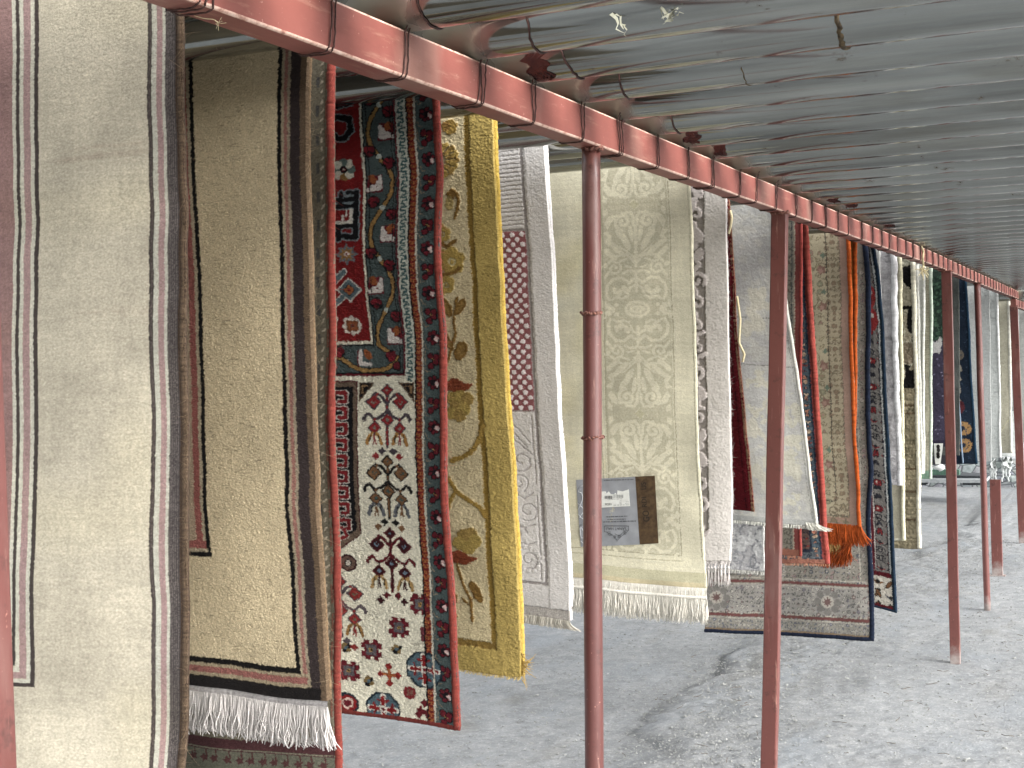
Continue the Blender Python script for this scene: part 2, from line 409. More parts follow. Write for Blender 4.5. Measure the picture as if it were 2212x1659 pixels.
p2t = np.array([XC+.012, 4.45, ZB]); p2b = at(1665, 1659, 1, 4.45); d2 = (np.array([p2b[0]-.005, 4.45, p2b[2]])-p2t)/(p2b[2]-p2t[2])
P2 = post('square', p2t, p2t+d2*(ZG-ZB), .0245, .018, 'square red post standing before the grey floral rug')
P3 = post('square', (XC+.022, 8.7, ZB-.003), (*(at(2064, 1437, 2, ZG)[:2]), ZG), .029, .017, 'thin square red post leaning at the beam joint right of the circle rug', )
P4 = post('round', (XC+.02, 10.5, ZB-.012), (*(at(2133, 1322, 2, ZG)[:2]), ZG), .0225, .0225, 'slender round red post between the white far rugs')
ps = at(2155, 1243, 2, ZG); pst = at(2154, 1036, 1, ps[1])
P5 = post('square', (ps[0], ps[1], pst[2]), (ps[0], ps[1], ZG), .042, .022, 'short cut off red post stub ending below the far rugs', weldtop=False)
pr2 = at(2205, 1175, 2, ZG)
P6 = post('square', (XC, pr2[1], ZB-.10), (pr2[0]+.02, pr2[1], ZG), .036, .022, 'farthest red post at the right edge of the photo', weldtop=False)
# bracket stubs welded on top of the beam
for yb, lab in ((2.92, 'small red bracket stub on the beam above the round post'), (1.62, 'small red bracket stub on the beam near the upper left')):
    V, F = extrude_prof([(-.012, -.010), (.012, -.010), (.012, .010), (-.012, .010)], (XC+.015, yb, ZT-.002), (XC+.015, yb, ZT+.075), 'z', 3)
    o = rebase(mesh('bracket_stub', V, F, M_post, smooth=False), (XC+.015, yb, ZT)); tag(o, lab, 'bracket')

NP = 78
def sagf(y): return 0 if y < 8.6 else -.003-.031*(y-8.6)/5.8 if y < 14.2 else -.115-.035*(y-14)/10
def make_pipe():
    k = 40; a = np.arange(k)*2*np.pi/k; xs = np.linspace(-3.6, 2.7, 24)
    V = np.stack([np.repeat(xs[:, None], k, 1), np.cos(a)[None]*RP+0*xs[:, None], np.sin(a)[None]*RP+0*xs[:, None]], -1).reshape(-1, 3)*S
    idx = np.arange(24*k).reshape(24, k)
    F = np.stack([idx[:-1], idx[1:], np.roll(idx[1:], -1, 1), np.roll(idx[:-1], -1, 1)], -1).reshape(-1, 4)
    o = mesh('steel_pipe', V, [F], M_pipe, units=False)
    return o
proto = make_pipe(); pipes = {}
for k in range(-8, NP):
    o = proto if k == -8 else proto.copy()
    if k != -8: C.objects.link(o)
    y = pipe_y(k); sag = sagf(y)
    o.location = wd((XC, y, ZP+sag)); o.rotation_euler = (random.uniform(0, 6.28), 0, random.uniform(-.003, .003))
    tag(o, 'grey galvanised steel pipe lying across the red beam', 'pipe', 'grey pipes laid across the beam'); pipes[k] = o
def shell_patch(k, x0, x1, a0, a1, mat, name, label=None):
    """irregular thin skin on pipe k (angle 0 = toward camera, -90 = underneath)"""
    nx, na = 24, 14; V = []
    u = np.linspace(0, 1, nx); v = np.linspace(0, 1, na)
    U, W_ = np.meshgrid(u, v, indexing='ij')
    ed = .12*rng.normal(0, 1, (nx, 1)); A = np.radians(a0+(a1-a0)*(W_*(1-ed)+ed*.5)); Xx = x0+(x1-x0)*U+.006*rng.normal(0, 1, (1, na))
    r = RP+.0012
    y, z = pipe_y(k)-np.cos(A)*r, ZP+np.sin(A)*r
    o = mesh(name, np.stack([Xx, y, z], -1).reshape(-1, 3), [grid_faces(nx, na)], mat)
    po = pipes[k]; o.parent = po; bpy.context.view_layer.update(); o.matrix_parent_inverse = po.matrix_world.inverted()
    return o
for k, x0, x1, a0, a1 in ((2, -.995, -.955, -75, 10), (6, -.985, -.955, -60, 10), (7, -.99, -.96, -65, 10), (13, -.98, -.945, -60, 10), (14, -.97, -.93, -60, 10), (18, -.98, -.94, -60, 0)):
    shell_patch(k, x0, x1, a0, a1, M_patch, 'paint_patch')
for k, xx, th, lab in ((2, -.435, .0055, 'grey pipe with a thick rusty weld ring in the upper right'), (3, -.66, .0018, 'grey pipe with a thin dark seam ring right of the beam')):
    yy = pipe_y(k); n = 60; a = np.linspace(0, 2*np.pi, n)
    P = np.stack([xx+.0012*rng.normal(0, 1, n), yy+np.cos(a)*(RP-.001), ZP+np.sin(a)*(RP-.001)], -1)
    V, F = tubes(P, th*(1+.25*rng.normal(0, 1, (1, n))).clip(.5, 1.6), 6); o = mesh('weld_ring', V, F, M_rust)
    o.parent = pipes[k]; bpy.context.view_layer.update(); o.matrix_parent_inverse = pipes[k].matrix_world.inverted()
    pipes[k]['label'] = lab; del pipes[k]['group']
def tape(k, pts, label):
    Vs = []
    parts = []
    for (x, y), (x2, y2), wdt in pts:
        a = at(x, y, 1, pipe_y(k)-RP*.75); b = at(x2, y2, 1, pipe_y(k)-RP*.9-.02)
        t = np.linspace(0, 1, 8)[:, None]; P = a*(1-t)+b*t+.003*rng.normal(0, 1, (8, 3)); n_ = np.array([.7, .2, .6])*wdt*(1.05-t)
        V = np.concatenate([P-n_, P+n_]); F = [np.stack([np.arange(7), np.arange(1, 8), np.arange(9, 16), np.arange(8, 15)], -1)]
        parts.append((V, F))
    V, F = merge(parts)
    tag(rebase(mesh('tape_scrap', V, F, M_tape), V.mean(0)), label, 'tape')
tape(1, [((1312, 22), (1348, 75), .004), ((1325, 25), (1352, 66), .003), ((1340, 45), (1350, 76), .002)], 'torn strip of clear tape hanging from the pipe, left of two')
tape(1, [((1432, 40), (1470, 16), .006), ((1438, 45), (1462, 20), .004), ((1428, 34), (1450, 26), .003), ((1440, 50), (1470, 28), .003)], 'crumpled scrap of clear tape stuck to the pipe, right of two')

def tie_paths(v):
    out = []
    for s in range(2+(v % 2)):
        o = (s-.7)*.010; lean = random.uniform(-.010, .010); e = .0022+.0006*s
        xs0, xs1 = XB+e, XB-WB-e
        pts = [(xs0+.030, o+lean+.012, ZT+.036), (xs0+.006, o+lean+.004, ZT+.012), (xs0, o+lean*.9, ZT-.004), (xs0+.0008, o+lean*.5, (ZT+ZB)/2), (xs0, o-lean*.4, ZB+.006), (xs0-.004, o-lean*.6, ZB-e),
               ((xs0+xs1)/2, o*.8-lean*.6, ZB-e-.0006), (xs1+.004, o*.6-lean*.6, ZB-e), (xs1, o*.6, ZB+.01), (xs1, o*.6, ZT), (xs1-.02, o*.5, ZT+.03), (xs1-.01, -.02, ZT+.07), (xs1+.02, -.03, ZT+.1)]
        pts = np.array(pts); t = np.linspace(0, len(pts)-1, 48)
        P = np.stack([np.interp(t, range(len(pts)), pts[:, i]) for i in range(3)], -1)
        P[1:-1] = .25*P[:-2]+.5*P[1:-1]+.25*P[2:]
        out.append(P+np.array([0, 0, 0])+.0004*rng.normal(0, 1, P.shape))
    return out
tie_protos = []
for v in range(6):
    V, F = tubes(np.array(tie_paths(v)), .0013, 5)
    V = V*S-np.array([XB, 0, ZB])*S
    o = mesh('wire_tie', V, F, M_wire, units=False); tie_protos.append(o)
used = set()
for k in range(-5, 60):
    v = (k*5+k//3) % 6; o = tie_protos[v] if v not in used else tie_protos[v].copy()
    if v in used: C.objects.link(o)
    used.add(v); y = pipe_y(k)-.02
    sag = sagf(y)
    o.location = wd((XB, y+random.uniform(-.035, .035), ZB+sag)); o.rotation_euler = (0, 0, random.uniform(-.04, .04))
    tag(o, 'thin brown wire tie binding a grey pipe down to the red beam', 'wire tie', 'wire ties around the beam')
# wire rings round the pipes themselves
for i, (k, x, lab) in enumerate(((0, -.965, 'rusty wire ring round the topmost dusty pipe beside the beam'), (1, -.88, 'wire ring round the second pipe beyond the beam'), (2, -.93, 'wire ring round the pipe with the red paint patch'), (3, -.9, 'wire ring round the pipe left of the round post'), (5, -.95, 'wire ring round the pipe right of the round post'))):
    n = 48; a = np.linspace(0, 2*np.pi, n); sl_ = random.uniform(-.02, .02)
    P = np.stack([x+sl_*np.sin(a)+.001*rng.normal(0, 1, n), pipe_y(k)+np.cos(a)*(RP+.0015), ZP+np.sin(a)*(RP+.0015)], -1)
    V, F = tubes(P, .0017, 5); o = rebase(mesh('wire_ring', V, F, M_wire), (x, pipe_y(k), ZP)); tag(o, lab, 'wire ring')

# ------------------------------------------------------------------ rug designs, drawn knot by knot
class Cv:
    """a rug design: s = survey pixels left of the right edge, t = survey row"""
    q = 1.5
    def __init__(s, w, t0, t1, base):
        s.w, s.t0, s.t1 = w, t0, t1
        s.W, s.H = int(w*s.q)+2, int((t1-t0)*s.q)+2
        s.a = np.empty((s.H, s.W, 3)); s.a[:] = lin(base); s.h = np.zeros((s.H, s.W))
    def _bb(s, x0, y0, x1, y1):
        i0, i1 = max(0, int((y0-s.t0)*s.q)-1), min(s.H, int((y1-s.t0)*s.q)+3)
        j0, j1 = max(0, int(x0*s.q)-1), min(s.W, int(x1*s.q)+3)
        if i0 >= i1 or j0 >= j1: return None
        X, Y = np.meshgrid((np.arange(j0, j1)+.5)/s.q, (np.arange(i0, i1)+.5)/s.q+s.t0)
        return slice(i0, i1), slice(j0, j1), X, Y
    def put(s, b, m, c, h=None):
        if c is not None: s.a[b[0], b[1]][m] = lin(c)
        if h is not None: s.h[b[0], b[1]][m] = h
    def rect(s, x0, y0, x1, y1, c, h=None):
        b = s._bb(x0, y0, x1, y1)
        if b: s.put(b, (b[2] >= x0) & (b[2] < x1) & (b[3] >= y0) & (b[3] < y1), c, h)
    def poly(s, P, c, h=None):
        P = np.array(P, float); b = s._bb(*P.min(0), *P.max(0))
        if not b: return
        X, Y = b[2], b[3]; m = np.zeros(X.shape, bool)
        for (x0, y0), (x1, y1) in zip(P, np.roll(P, -1, 0)):
            if y0 != y1: m ^= ((y0 > Y) != (y1 > Y)) & (X < (x1-x0)*(Y-y0)/(y1-y0)+x0)
        s.put(b, m, c, h)
    def line(s, P, wd_, c, h=None, dash=None):
        P = np.array(P, float); b = s._bb(*(P.min(0)-wd_), *(P.max(0)+wd_))
        if not b: return
        D = np.full(b[2].shape, 1e9)
        for (x0, y0), (x1, y1) in zip(P[:-1], P[1:]):
            dx, dy = x1-x0, y1-y0; L = dx*dx+dy*dy+1e-9
            t = np.clip(((b[2]-x0)*dx+(b[3]-y0)*dy)/L, 0, 1)
            D = np.minimum(D, (b[2]-x0-t*dx)**2+(b[3]-y0-t*dy)**2)
        s.put(b, D < (wd_/2)**2, c, h)
    def disc(s, x, y, r, c, ry=None, rot=0, h=None, r0=0):
        ry = ry or r; rm = max(r, ry); b = s._bb(x-rm, y-rm, x+rm, y+rm)
        if not b: return
        ca, sa = math.cos(rot), math.sin(rot); X, Y = b[2]-x, b[3]-y
        d = ((X*ca+Y*sa)/r)**2+((Y*ca-X*sa)/ry)**2
        s.put(b, (d < 1) & (d >= r0*r0), c, h)
    def diam(s, x, y, r, c, ry=None): 
        ry = ry or r; s.poly([(x-r, y), (x, y-ry), (x+r, y), (x, y+ry)], c)
    def star(s, x, y, r, c, n=8, k=.55):
        a = np.arange(2*n)*np.pi/n; rr = np.where(np.arange(2*n) % 2, r*k, r)
        s.poly(np.stack([x+rr*np.cos(a), y+rr*np.sin(a)], -1), c)
    def sample(s, S_, T_, jit, fuzz=0):
        if jit: S_ = S_+jit*rng.normal(0, 1, S_.shape)+fuzz*vnoise(S_, T_, 5, 21); T_ = T_+jit*rng.normal(0, 1, T_.shape)+fuzz*vnoise(S_, T_, 5, 22)
        i = np.clip(((T_-s.t0)*s.q).astype(int), 0, s.H-1); j = np.clip((S_*s.q).astype(int), 0, s.W-1)
        c_ = s.a[i, j]; return c_*.90+.10*(c_ @ np.array([.25, .65, .1]))[..., None], s.h[i, j]
def spiral(x, y, r, turns=1.4, a0=0, sgn=1, n=26, r1=.2):
    t = np.linspace(0, 1, n); a = a0+sgn*t*turns*2*np.pi; rr = r*(1-(1-r1)*t)
    return np.stack([x+rr*np.cos(a), y+rr*np.sin(a)], -1)

# ------------------------------------------------------------------ hanging rugs
RR = RP+.012
class Sheet: pass
def sheet(name, parent, k, side, edge, ybot, W, svis, mat, canvas=None, base='#c8c0b0', ds=1.6, dt=1.6, pile=.0006, lump=.001, jit=.6, fuzz=.6,
          amp=.012, wl=.5, seed=0, tilt=0., thick=.007, over=True, weave=0., yoff=0., tone=.06, hscale=.004, rough_edge=.0, sidecol=None, bow=0., wide=2.2):
    """one hanging half of a rug: right edge traced as [(x,y)..] in survey pixels on the plane where that half hangs"""
    yp = pipe_y(k); Y = yp+side*RR+yoff; W = W*wide
    E = np.array([at(x, y, 1, Y) for x, y in edge]); E = E[np.argsort(-E[:, 2])]
    zb = at(edge[-1][0], ybot, 1, Y)[2]; zc = ZP+sagf(yp)
    kx = abs(at(edge[-1][0]-60, edge[-1][1], 1, Y)[0]-at(edge[-1][0], edge[-1][1], 1, Y)[0])/60
    kz = abs(at(edge[-1][0], edge[-1][1]-60, 1, Y)[2]-at(edge[-1][0], edge[-1][1], 1, Y)[2])/60
    nz = max(12, int((zc-zb)/(kz*dt))); z = np.linspace(zc, zb, nz)
    zs = E[::-1, 2]; Xr = np.interp(z, zs, E[::-1, 0])
    if len(E) > 1:
        sl = (E[0, 0]-E[1, 0])/(E[0, 2]-E[1, 2]+1e-9); Xr = np.where(z > E[0, 2], E[0, 0]+np.clip(sl, -.12, .12)*(z-E[0, 2]), Xr)
        sl = (E[-2, 0]-E[-1, 0])/(E[-2, 2]-E[-1, 2]+1e-9); Xr = np.where(z < E[-1, 2], E[-1, 0]+np.clip(sl, -.12, .12)*(z-E[-1, 2]), Xr)
    Xr = Xr+.0030*vnoise(z*0+seed*3.3, z, .16, 62)+.0015*vnoise(z*0+seed*1.3, z, .05, 63)
    # survey columns <-> distance along the cloth at a middle row
    yr = (edge[0][1]+edge[-1][1])/2; xr0 = np.interp(yr, [e[1] for e in edge], [e[0] for e in edge])
    px = np.linspace(0, svis*1.15+20, 60); sw = at(xr0, yr, 1, Y)[0]-np.array([at(xr0-p_, yr, 1, Y)[0] for p_ in px])
    sden = np.interp(np.arange(0, svis, ds), px, sw); sden = sden[sden < W]
    s = np.concatenate([sden, np.linspace(sden[-1], W, 18)[1:]]); spx = np.interp(s, sw, px)
    nc = len(s)
    Xs, Zs = np.meshgrid(s, z); XR = np.repeat(Xr[:, None], nc, 1)
    _, ty = proj(np.stack([Xr, np.full(nz, Y), z], -1))
    Tp = np.repeat(ty[:, None], nc, 1); Sp = np.repeat(spx[None], nz, 0)
    if canvas is not None: col, hh = canvas.sample(Sp, Tp, jit, fuzz)
    else: col = np.empty((nz, nc, 3)); col[:] = lin(base); hh = np.zeros((nz, nc))
    k_ = 1+tone*rng.normal(0, 1, (nz, nc))
    if pile > .0004: k_ = k_+1.2*tone*(vnoise(Sp, Tp*1.5, 2.6, 54+seed)+.5*vnoise(Sp*.7, Tp*1.6, 5, 55+seed)-3.2*np.exp(-(vnoise(Sp*.75, Tp*3.2, 9, 56+seed)/.085)**2)*(vnoise(Sp, Tp, 14, 57+seed) > .12)+.2)
    col = col*k_.clip(.35, 1.5)[..., None]
    if weave:
        wv = np.sin(Sp*np.pi*2/3.9)*np.sin(Tp*np.pi*2/4.3+2*vnoise(Sp, Tp, 9, 5))
        col = col*(1+weave*(.9*wv+.8*vnoise(Sp, Tp*1.4, 2.4, 8)+.35*vnoise(Sp*1.6, Tp, 4, 9))[..., None]).clip(.4, 1.6)*(1+.06*vnoise(Sp, Tp*12, 60, 6)[..., None]+.05*vnoise(Sp*12, Tp, 60, 7)[..., None])
    f = np.clip((zc-Zs)/(zc-zb), 0, 1)
    rip = 1.4*amp*(.35+.65*f)*(np.sin(2*np.pi*(Xs/wl+.12*np.sin(3*f+seed))+seed*2.1)+.6*vnoise(Xs, Zs+seed, .33, 30+seed))+.004*vnoise(Xs, Zs, .09, 40+seed)*f
    rip += (.016*vnoise(Xs*0, Zs+seed*7, .30, 64+seed)+.012*f*f*math.sin(seed*1.9))*np.exp(-Xs/.05)*f
    rip = rip*np.clip(f*9, 0, 1)
    disp = pile*rng.normal(0, 1, (nz, nc))+lump*vnoise(Sp, Tp, 4, 50+seed)+.5*lump*vnoise(Sp, Tp, 12, 51+seed)+hscale*hh
    if pile: disp -= 1.8*lump*np.exp(-(vnoise(Sp*.75, Tp*3.2, 9, 56+seed)/.085)**2)*(vnoise(Sp, Tp, 14, 57+seed) > .12)
    X = XR-Xs+rough_edge*vnoise(Tp, Sp*0, 14, 61)*np.exp(-Sp/30.)
    Z = Zs-tilt*kz/kx*Xs*f+.0045*vnoise(Xs, Xs*0+seed*2.2, .12, 65)*f**3
    Yv = Y+rip-disp
    V = np.stack([X, Yv, Z], -1); faces = [grid_faces(nz, nc, 0)]; cols = col.reshape(-1, 3); Vall = [V.reshape(-1, 3)]
    off = nz*nc
    # rim round the sides and a plain reverse
    ring = np.concatenate([np.arange(nz)*nc, (nz-1)*nc+np.arange(1, nc), (np.arange(nz-2, -1, -1))*nc+nc-1])
    bk = Vall[0][ring]+np.array([0, thick, 0]); m = len(ring)
    Vall.append(bk); cols = np.concatenate([cols, (np.tile(lin(sidecol), (m, 1)) if sidecol is not None else cols[ring])]); i = np.arange(m-1)
    faces.append(np.stack([ring[:-1], off+i, off+i+1, ring[1:]], -1)[:, ::-1].copy()); off += m
    ri = np.unique(np.concatenate([np.arange(0, nz, 12), [nz-1]])); ci = np.unique(np.concatenate([np.arange(0, nc, 10), [nc-1]]))
    B = V[np.ix_(ri, ci)]+np.array([0, thick, 0]); Vall.append(B.reshape(-1, 3)); cols = np.concatenate([cols, np.tile(col.mean((0, 1))*.9, (B.shape[0]*B.shape[1], 1))])
    faces.append(grid_faces(len(ri), len(ci), off, True)); off += B.shape[0]*B.shape[1]
    if over:
        # over the pipe, from the top of this half to the other side
        a = np.linspace(0, np.pi, 15); cj = ci
        Yo = yp+yoff+side*RR*np.cos(a); Zo = zc+RR*np.sin(a)
        O = np.stack([np.repeat(X[0][cj][None], 15, 0), np.repeat(Yo[:, None], len(cj), 1), np.repeat(Zo[:, None], len(cj), 1)], -1)
        zend = zc-(zc-zb)*(.82 if over is True else over); zz = np.linspace(zc, zend, 20)[1:]
        D = np.stack([np.repeat((X[0][cj]*((yp+RR)/(yp-RR) if side < 0 else 1)-.03)[None], 19, 0), np.repeat((yp+yoff-side*RR+.01*np.sin(zz*5))[:, None], len(cj), 1), np.repeat(zz[:, None], len(cj), 1)], -1)
        O = np.concatenate([O, D]); Vall.append(O.reshape(-1, 3)); cols = np.concatenate([cols, np.tile(col.mean((0, 1)), (O.shape[0]*O.shape[1], 1))])
        faces.append(grid_faces(O.shape[0], O.shape[1], off, True))
    o = mesh(name, np.concatenate(Vall), faces, mat, parent, col=cols)
    h = Sheet(); h.o, h.V, h.Y, h.kx, h.kz, h.s, h.spx, h.edge, h.col, h.parent, h.thick = o, V, Y, kx, kz, s, spx, V[:, 0], col, parent, thick
    return h
def rug(h_k, side, xy, label, name='hanging_rug', group=None, cat='rug'):
    p = at(xy[0], xy[1], 1, pipe_y(h_k)+side*RR)
    return empty(name, (p[0], pipe_y(h_k), p[2]), label, cat, group)
def binding(h, rad, color, var=.12, i0=0, i1=None, parent=None, name='edge_binding', along='side', off=(0, 0, 0), s1=None, twist=.35):
    """overcast yarn roll along the right edge or the bottom of a sheet"""
    if along == 'side': P = h.V[i0:i1:2, 0].copy()
    else:
        j = np.searchsorted(h.spx, s1 if s1 else 1e9); P = h.V[-1, :j:2].copy()
    P = P+np.array(off)+(np.array([-.85*rad, 0, 0]) if along == 'side' else 0)+np.array([0, h.thick/2-.001, 0])
    for _ in range(4): P[1:-1] = .25*P[:-2]+.5*P[1:-1]+.25*P[2:]
    n = len(P); kk = 12; L = np.arange(n)*2.1
    r = rad*(1+.05*rng.normal(0, 1, (1, n))+twist*.10*np.sin(L)[None]+.10*vnoise(np.arange(n), np.zeros(n), 14, 71)[None])
    V, F = tubes(P, r, kk)
    c = lin(color)*(1+var*rng.normal(0, 1, (n, 1))).clip(.5, 1.5); c = np.repeat(c, kk, 0)
    c = c*(1+var*.6*rng.normal(0, 1, (len(c), 1))).clip(.5, 1.5)
    return mesh(name, V, F, M_yarn, parent or h.parent, col=c)
def fuzz(h, P, n, length, color, parent=None, name='loose_fibres', rad=.00035):
    """wisps of wool standing off an edge"""
    i = rng.integers(0, len(P), n); b = P[i]; t = np.linspace(0, 1, 7)[None, :, None]
    d = rng.normal(0, 1, (n, 3)); d /= np.linalg.norm(d, axis=1, keepdims=True); d[:, 0] = np.abs(d[:, 0])*.9; d[:, 1] = -np.abs(d[:, 1])*.6
    d2 = rng.normal(0, 1, (n, 3)); L = length*(.3+rng.random((n, 1, 1)))
    Q = b[:, None]+L*(d[:, None]*t+.5*d2[:, None]*t*t*np.array([1, 1, 1.3]))
    V, F = tubes(Q, rad*(1.1-t[..., 0]), 3)
    return mesh(name, V, F, M_yarn, parent or h.parent, col=np.tile(lin(color), (len(V), 1)))
def fringe(h, s0, s1, L, n, color, rad=.0011, spread=.3, name='fringe', parent=None, knots=False, curl=.25, flare=0., head=0., dens=1, var=.10, drop=0., seedv=.25, cols2=None, tiltx=0.):
    """strands hanging from the bottom edge between columns s0..s1"""
    w0, w1 = np.interp([s0, s1], h.spx, h.s)
    if s1 >= 85: n = int(n*(w1-w0+.35)/(w1-w0)); w1 += .35      # the fringe runs on where nearer rugs hide it
    B = h.V[-1]; xs = np.sort(w0+(w1-w0)*rng.random(n)) if not knots else None
    if knots:
        per = 15; nk = max(1, n//per); c = w0+(w1-w0)*(np.arange(nk)+.5)/nk; xs = np.repeat(c, per)[:n]; n = len(xs)
    bx = np.interp(xs, h.s, B[:, 0]); bz = np.interp(xs, h.s, B[:, 2]); by = np.interp(xs, h.s, B[:, 1])
    m = 9; t = np.linspace(0, 1, m)[None]
    Lr = L*(1-seedv*rng.random((n, 1)))
    drift = spread*L*rng.normal(0, 1, (n, 1)); wig = curl*L*.12*(vnoise(np.arange(n)[:, None]*3.1+t*0, t*3+np.arange(n)[:, None], 1., 81))*t
    x = bx[:, None]+drift*t**1.5*.35+wig+flare*t*t*np.exp(-((xs-w0)/(.035))[:, None])*L*1.6+tiltx*t*L
    if knots:
        gap = (w1-w0)/max(1, nk); loc = (np.tile(np.linspace(-.5, .5, per), nk)[:n])[:, None]*gap
        pin = np.interp(t, [0, .14, .26, 1], [1.5, .55, .10, .62]); x = x-.8*drift*t**1.5*.35+loc*pin
    y = by[:, None]+.001+.006*rng.normal(0, 1, (n, 1))*t+.004*vnoise(np.arange(n)[:, None]*2.3+t*0, t*4, 1., 82)*t
    z = bz[:, None]+drop-Lr*t*(1-.12*np.abs(drift)/(L+1e-6)*t)
    P = np.stack([x, y, z], -1); rr = rad*np.interp(t, [0, .8, 1], [1, 1, .55])*np.ones((n, 1))
    V, F = tubes(P, rr, 5)
    c = np.tile(lin(color), (n, 1))*(1+var*rng.normal(0, 1, (n, 1))).clip(.45, 1.5)
    c = np.repeat(c, m*5, 0)
    out = mesh(name, V, F, M_yarn, parent or h.parent, col=c)
    if knots:
        kn = np.stack([c_ := np.interp(np.unique(xs), h.s, B[:, 0]), np.interp(np.unique(xs), h.s, B[:, 1])-.002, np.interp(np.unique(xs), h.s, B[:, 2])+drop-.26*L], -1)
        th = np.linspace(-1, 1, 5)[None, :, None]; K = kn[:, None]+th*np.array([0, 0, .005]); V, F = tubes(K, .0040*np.sqrt(1.05-th[..., 0]**2)+0*K[..., 0], 6)
        mesh('knot_row', V, F, M_yarn, parent or h.parent, col=np.tile(lin(color), (len(V), 1)))
    return out

# ---- 1: the beige striped carpet, wrong side towards us, pile side behind
def rug_beige():
    o = rug(-1, -1, (393, 900), 'beige striped carpet nearest the camera, its woven back with pink and brown stripes')
    c = Cv(400, -40, 1720, '#c3b9a2')
    for x0, x1, cc in ((0, 13, '#4a3a2e'), (13, 34, '#4a4340'), (34, 40, '#bdb9a8'), (40, 52, '#a48681'), (52, 62, '#bdb9a8'), (62, 71, '#453c38')):
        c.rect(x0, -40, x1, 1720, cc)
    for x in (16, 20, 24, 28, 31.5): c.rect(x, -40, x+1.3, 1720, '#6d6460')
    for x in (65, 68): c.rect(x, -40, x+.9, 1720, '#665c56')
    # the inner stripes turn the corner
    e, yb = 303, 1505
    def ell(x, y, w_, cc): c.rect(x, -40, x+w_, y, cc); c.rect(x, y-w_, 400, y, cc)
    for x, y, w_, cc in ((e, yb, 9, '#453c38'), (e+9, yb-9, 8, '#c6c1ae'), (e+18, yb-18, 15, '#a48681'), (e+33, yb-33, 9, '#c6c1ae'), (e+42, yb-47, 8, '#453c38'), (e+50, yb-55, 8, '#c6c1ae')): ell(x, y, w_, cc)
    c.rect(e+58, -40, 400, yb-63, '#96756f')
    # soft grime patches
    Y_, X_ = np.mgrid[0:c.H, 0:c.W]; g = vnoise(X_, Y_, 160, 90)*.05+vnoise(X_, Y_, 45, 91)*.04
    yl = np.clip(vnoise(X_, Y_, 210, 92), 0, 1)[..., None]
    yy_ = Y_/c.q+c.t0; xx_ = X_/c.q; wob = 2.5*vnoise(X_, Y_*0, 40, 93)
    for y0_, w_, k_, x1_ in ((297, 5, .16, 260), (316, 7, .20, 300), (322, 3, .12, 240), (335, 4, .10, 180), (655, 4, .10, 170), (664, 4, .15, 230), (672, 5, .12, 160), (690, 3, .08, 120)):
        st_ = k_*np.exp(-((yy_-y0_-.02*(xx_-100)-wob)/w_)**2)*np.clip((x1_-xx_)/60, 0, 1)*np.clip((xx_-45)/40, .35, 1)*(.75+.5*vnoise(X_, Y_, 30, 94)); c.a *= 1-st_[..., None]*np.array([.8, 1, 1.05])
    c.a *= (1+g[..., None]); c.a *= 1-yl*np.array([.0, .01, .07])
    dk = (rng.random((c.H, c.W)) < .0006)[..., None]; c.a = np.where(dk, c.a*.55, c.a)
    h = sheet('back_face', o, -1, -1, [(387, 30), (391, 400), (396, 900), (395, 1200), (387, 1640)], 1850, 1.35, 398, M_back, c, ds=1.5, dt=1.5, pile=.00015, lump=.00012, jit=.45, fuzz=.5, weave=.26, amp=.010, wl=.6, seed=1, over=.01, tone=.085)
    binding(h, .0046, '#57483a', .2, parent=o, twist=.4)
    fuzz(h, h.V[:, 0], 420, .016, '#7d6a55', o)
    # pile side
    c = Cv(330, -40, 1560, '#d8c59e')
    lines = ((0, 13, '#6f5b46'), (13, 35, '#3b3130'), (35, 41, '#a0927a'), (41, 48, '#9c6c60'), (48, 54, '#ac9c80'), (54, 63, '#14110f'))
    for x0, x1, cc in lines: c.rect(x0, -40, x1, 1560, cc)
    yb = 1447
    c.rect(54, yb-3, 330, yb+10, '#14110f'); c.rect(35, yb+10, 330, yb+19, '#a8987a'); c.rect(41, yb+17, 330, yb+31, '#9c635a'); c.rect(35, yb+31, 330, yb+41, '#a8987a'); c.rect(13, yb+39, 330, 1560, '#1e1a19')
    # second set of stripes reaching in from the left
    e2 = 228
    for dy in range(-40, 1216, 8):
        e = e2+.018*(1210-dy)+3*math.sin(dy/140.)
        c.rect(e, dy, e+9, dy+8.5, '#14110f'); c.rect(e+9, dy, e+16, dy+8.5, '#b3a488')
        if dy < 1196: c.rect(e+16, dy, e+30, dy+8.5, '#985850'); c.rect(e+30, dy, 330, dy+8.5, '#b09a80')
    c.rect(e2, 1206, 330, 1217, '#14110f'); c.rect(e2+9, 1199, 330, 1206, '#b3a488'); c.rect(e2+12, 1180, 330, 1198, '#985850')
    for s_ in (8, 47, e2): pass
    h = sheet('pile_face', o, 0, 1, [(667, 100), (668, 300), (672, 560), (677, 830), (687, 1150), (697, 1272), (705, 1405), (718, 1512)], 1512, 1.25, 322, M_pile, c, ds=1.35, dt=1.35, pile=.00041, lump=.00028, jit=.8, fuzz=1.3, amp=.010, wl=.7, seed=2, tilt=-.030, over=False, tone=.10, thick=.016, sidecol='#5e4d3a')
    binding(h, .0055, '#7a644c', .2, parent=o, twist=.4, off=(0, .006, 0)); fuzz(h, h.V[:, 0]+np.array([.006, 0, 0]), 420, .018, '#a08c70', o)
    # cloth bridging the two pipes
    a = np.linspace(0, np.pi/2, 9); y0, y1 = pipe_y(-1), pipe_y(0)
    yy = np.concatenate([y0-RR*np.cos(a), y1+RR*np.cos(a[::-1])]); zz = np.concatenate([ZP+RR*np.sin(a), ZP+RR*np.sin(a[::-1])])
    xs = np.linspace(0, 1.3, 20); x0 = np.interp(yy, [y0, y1], [h.V[0, 0, 0], h.V[0, 0, 0]])
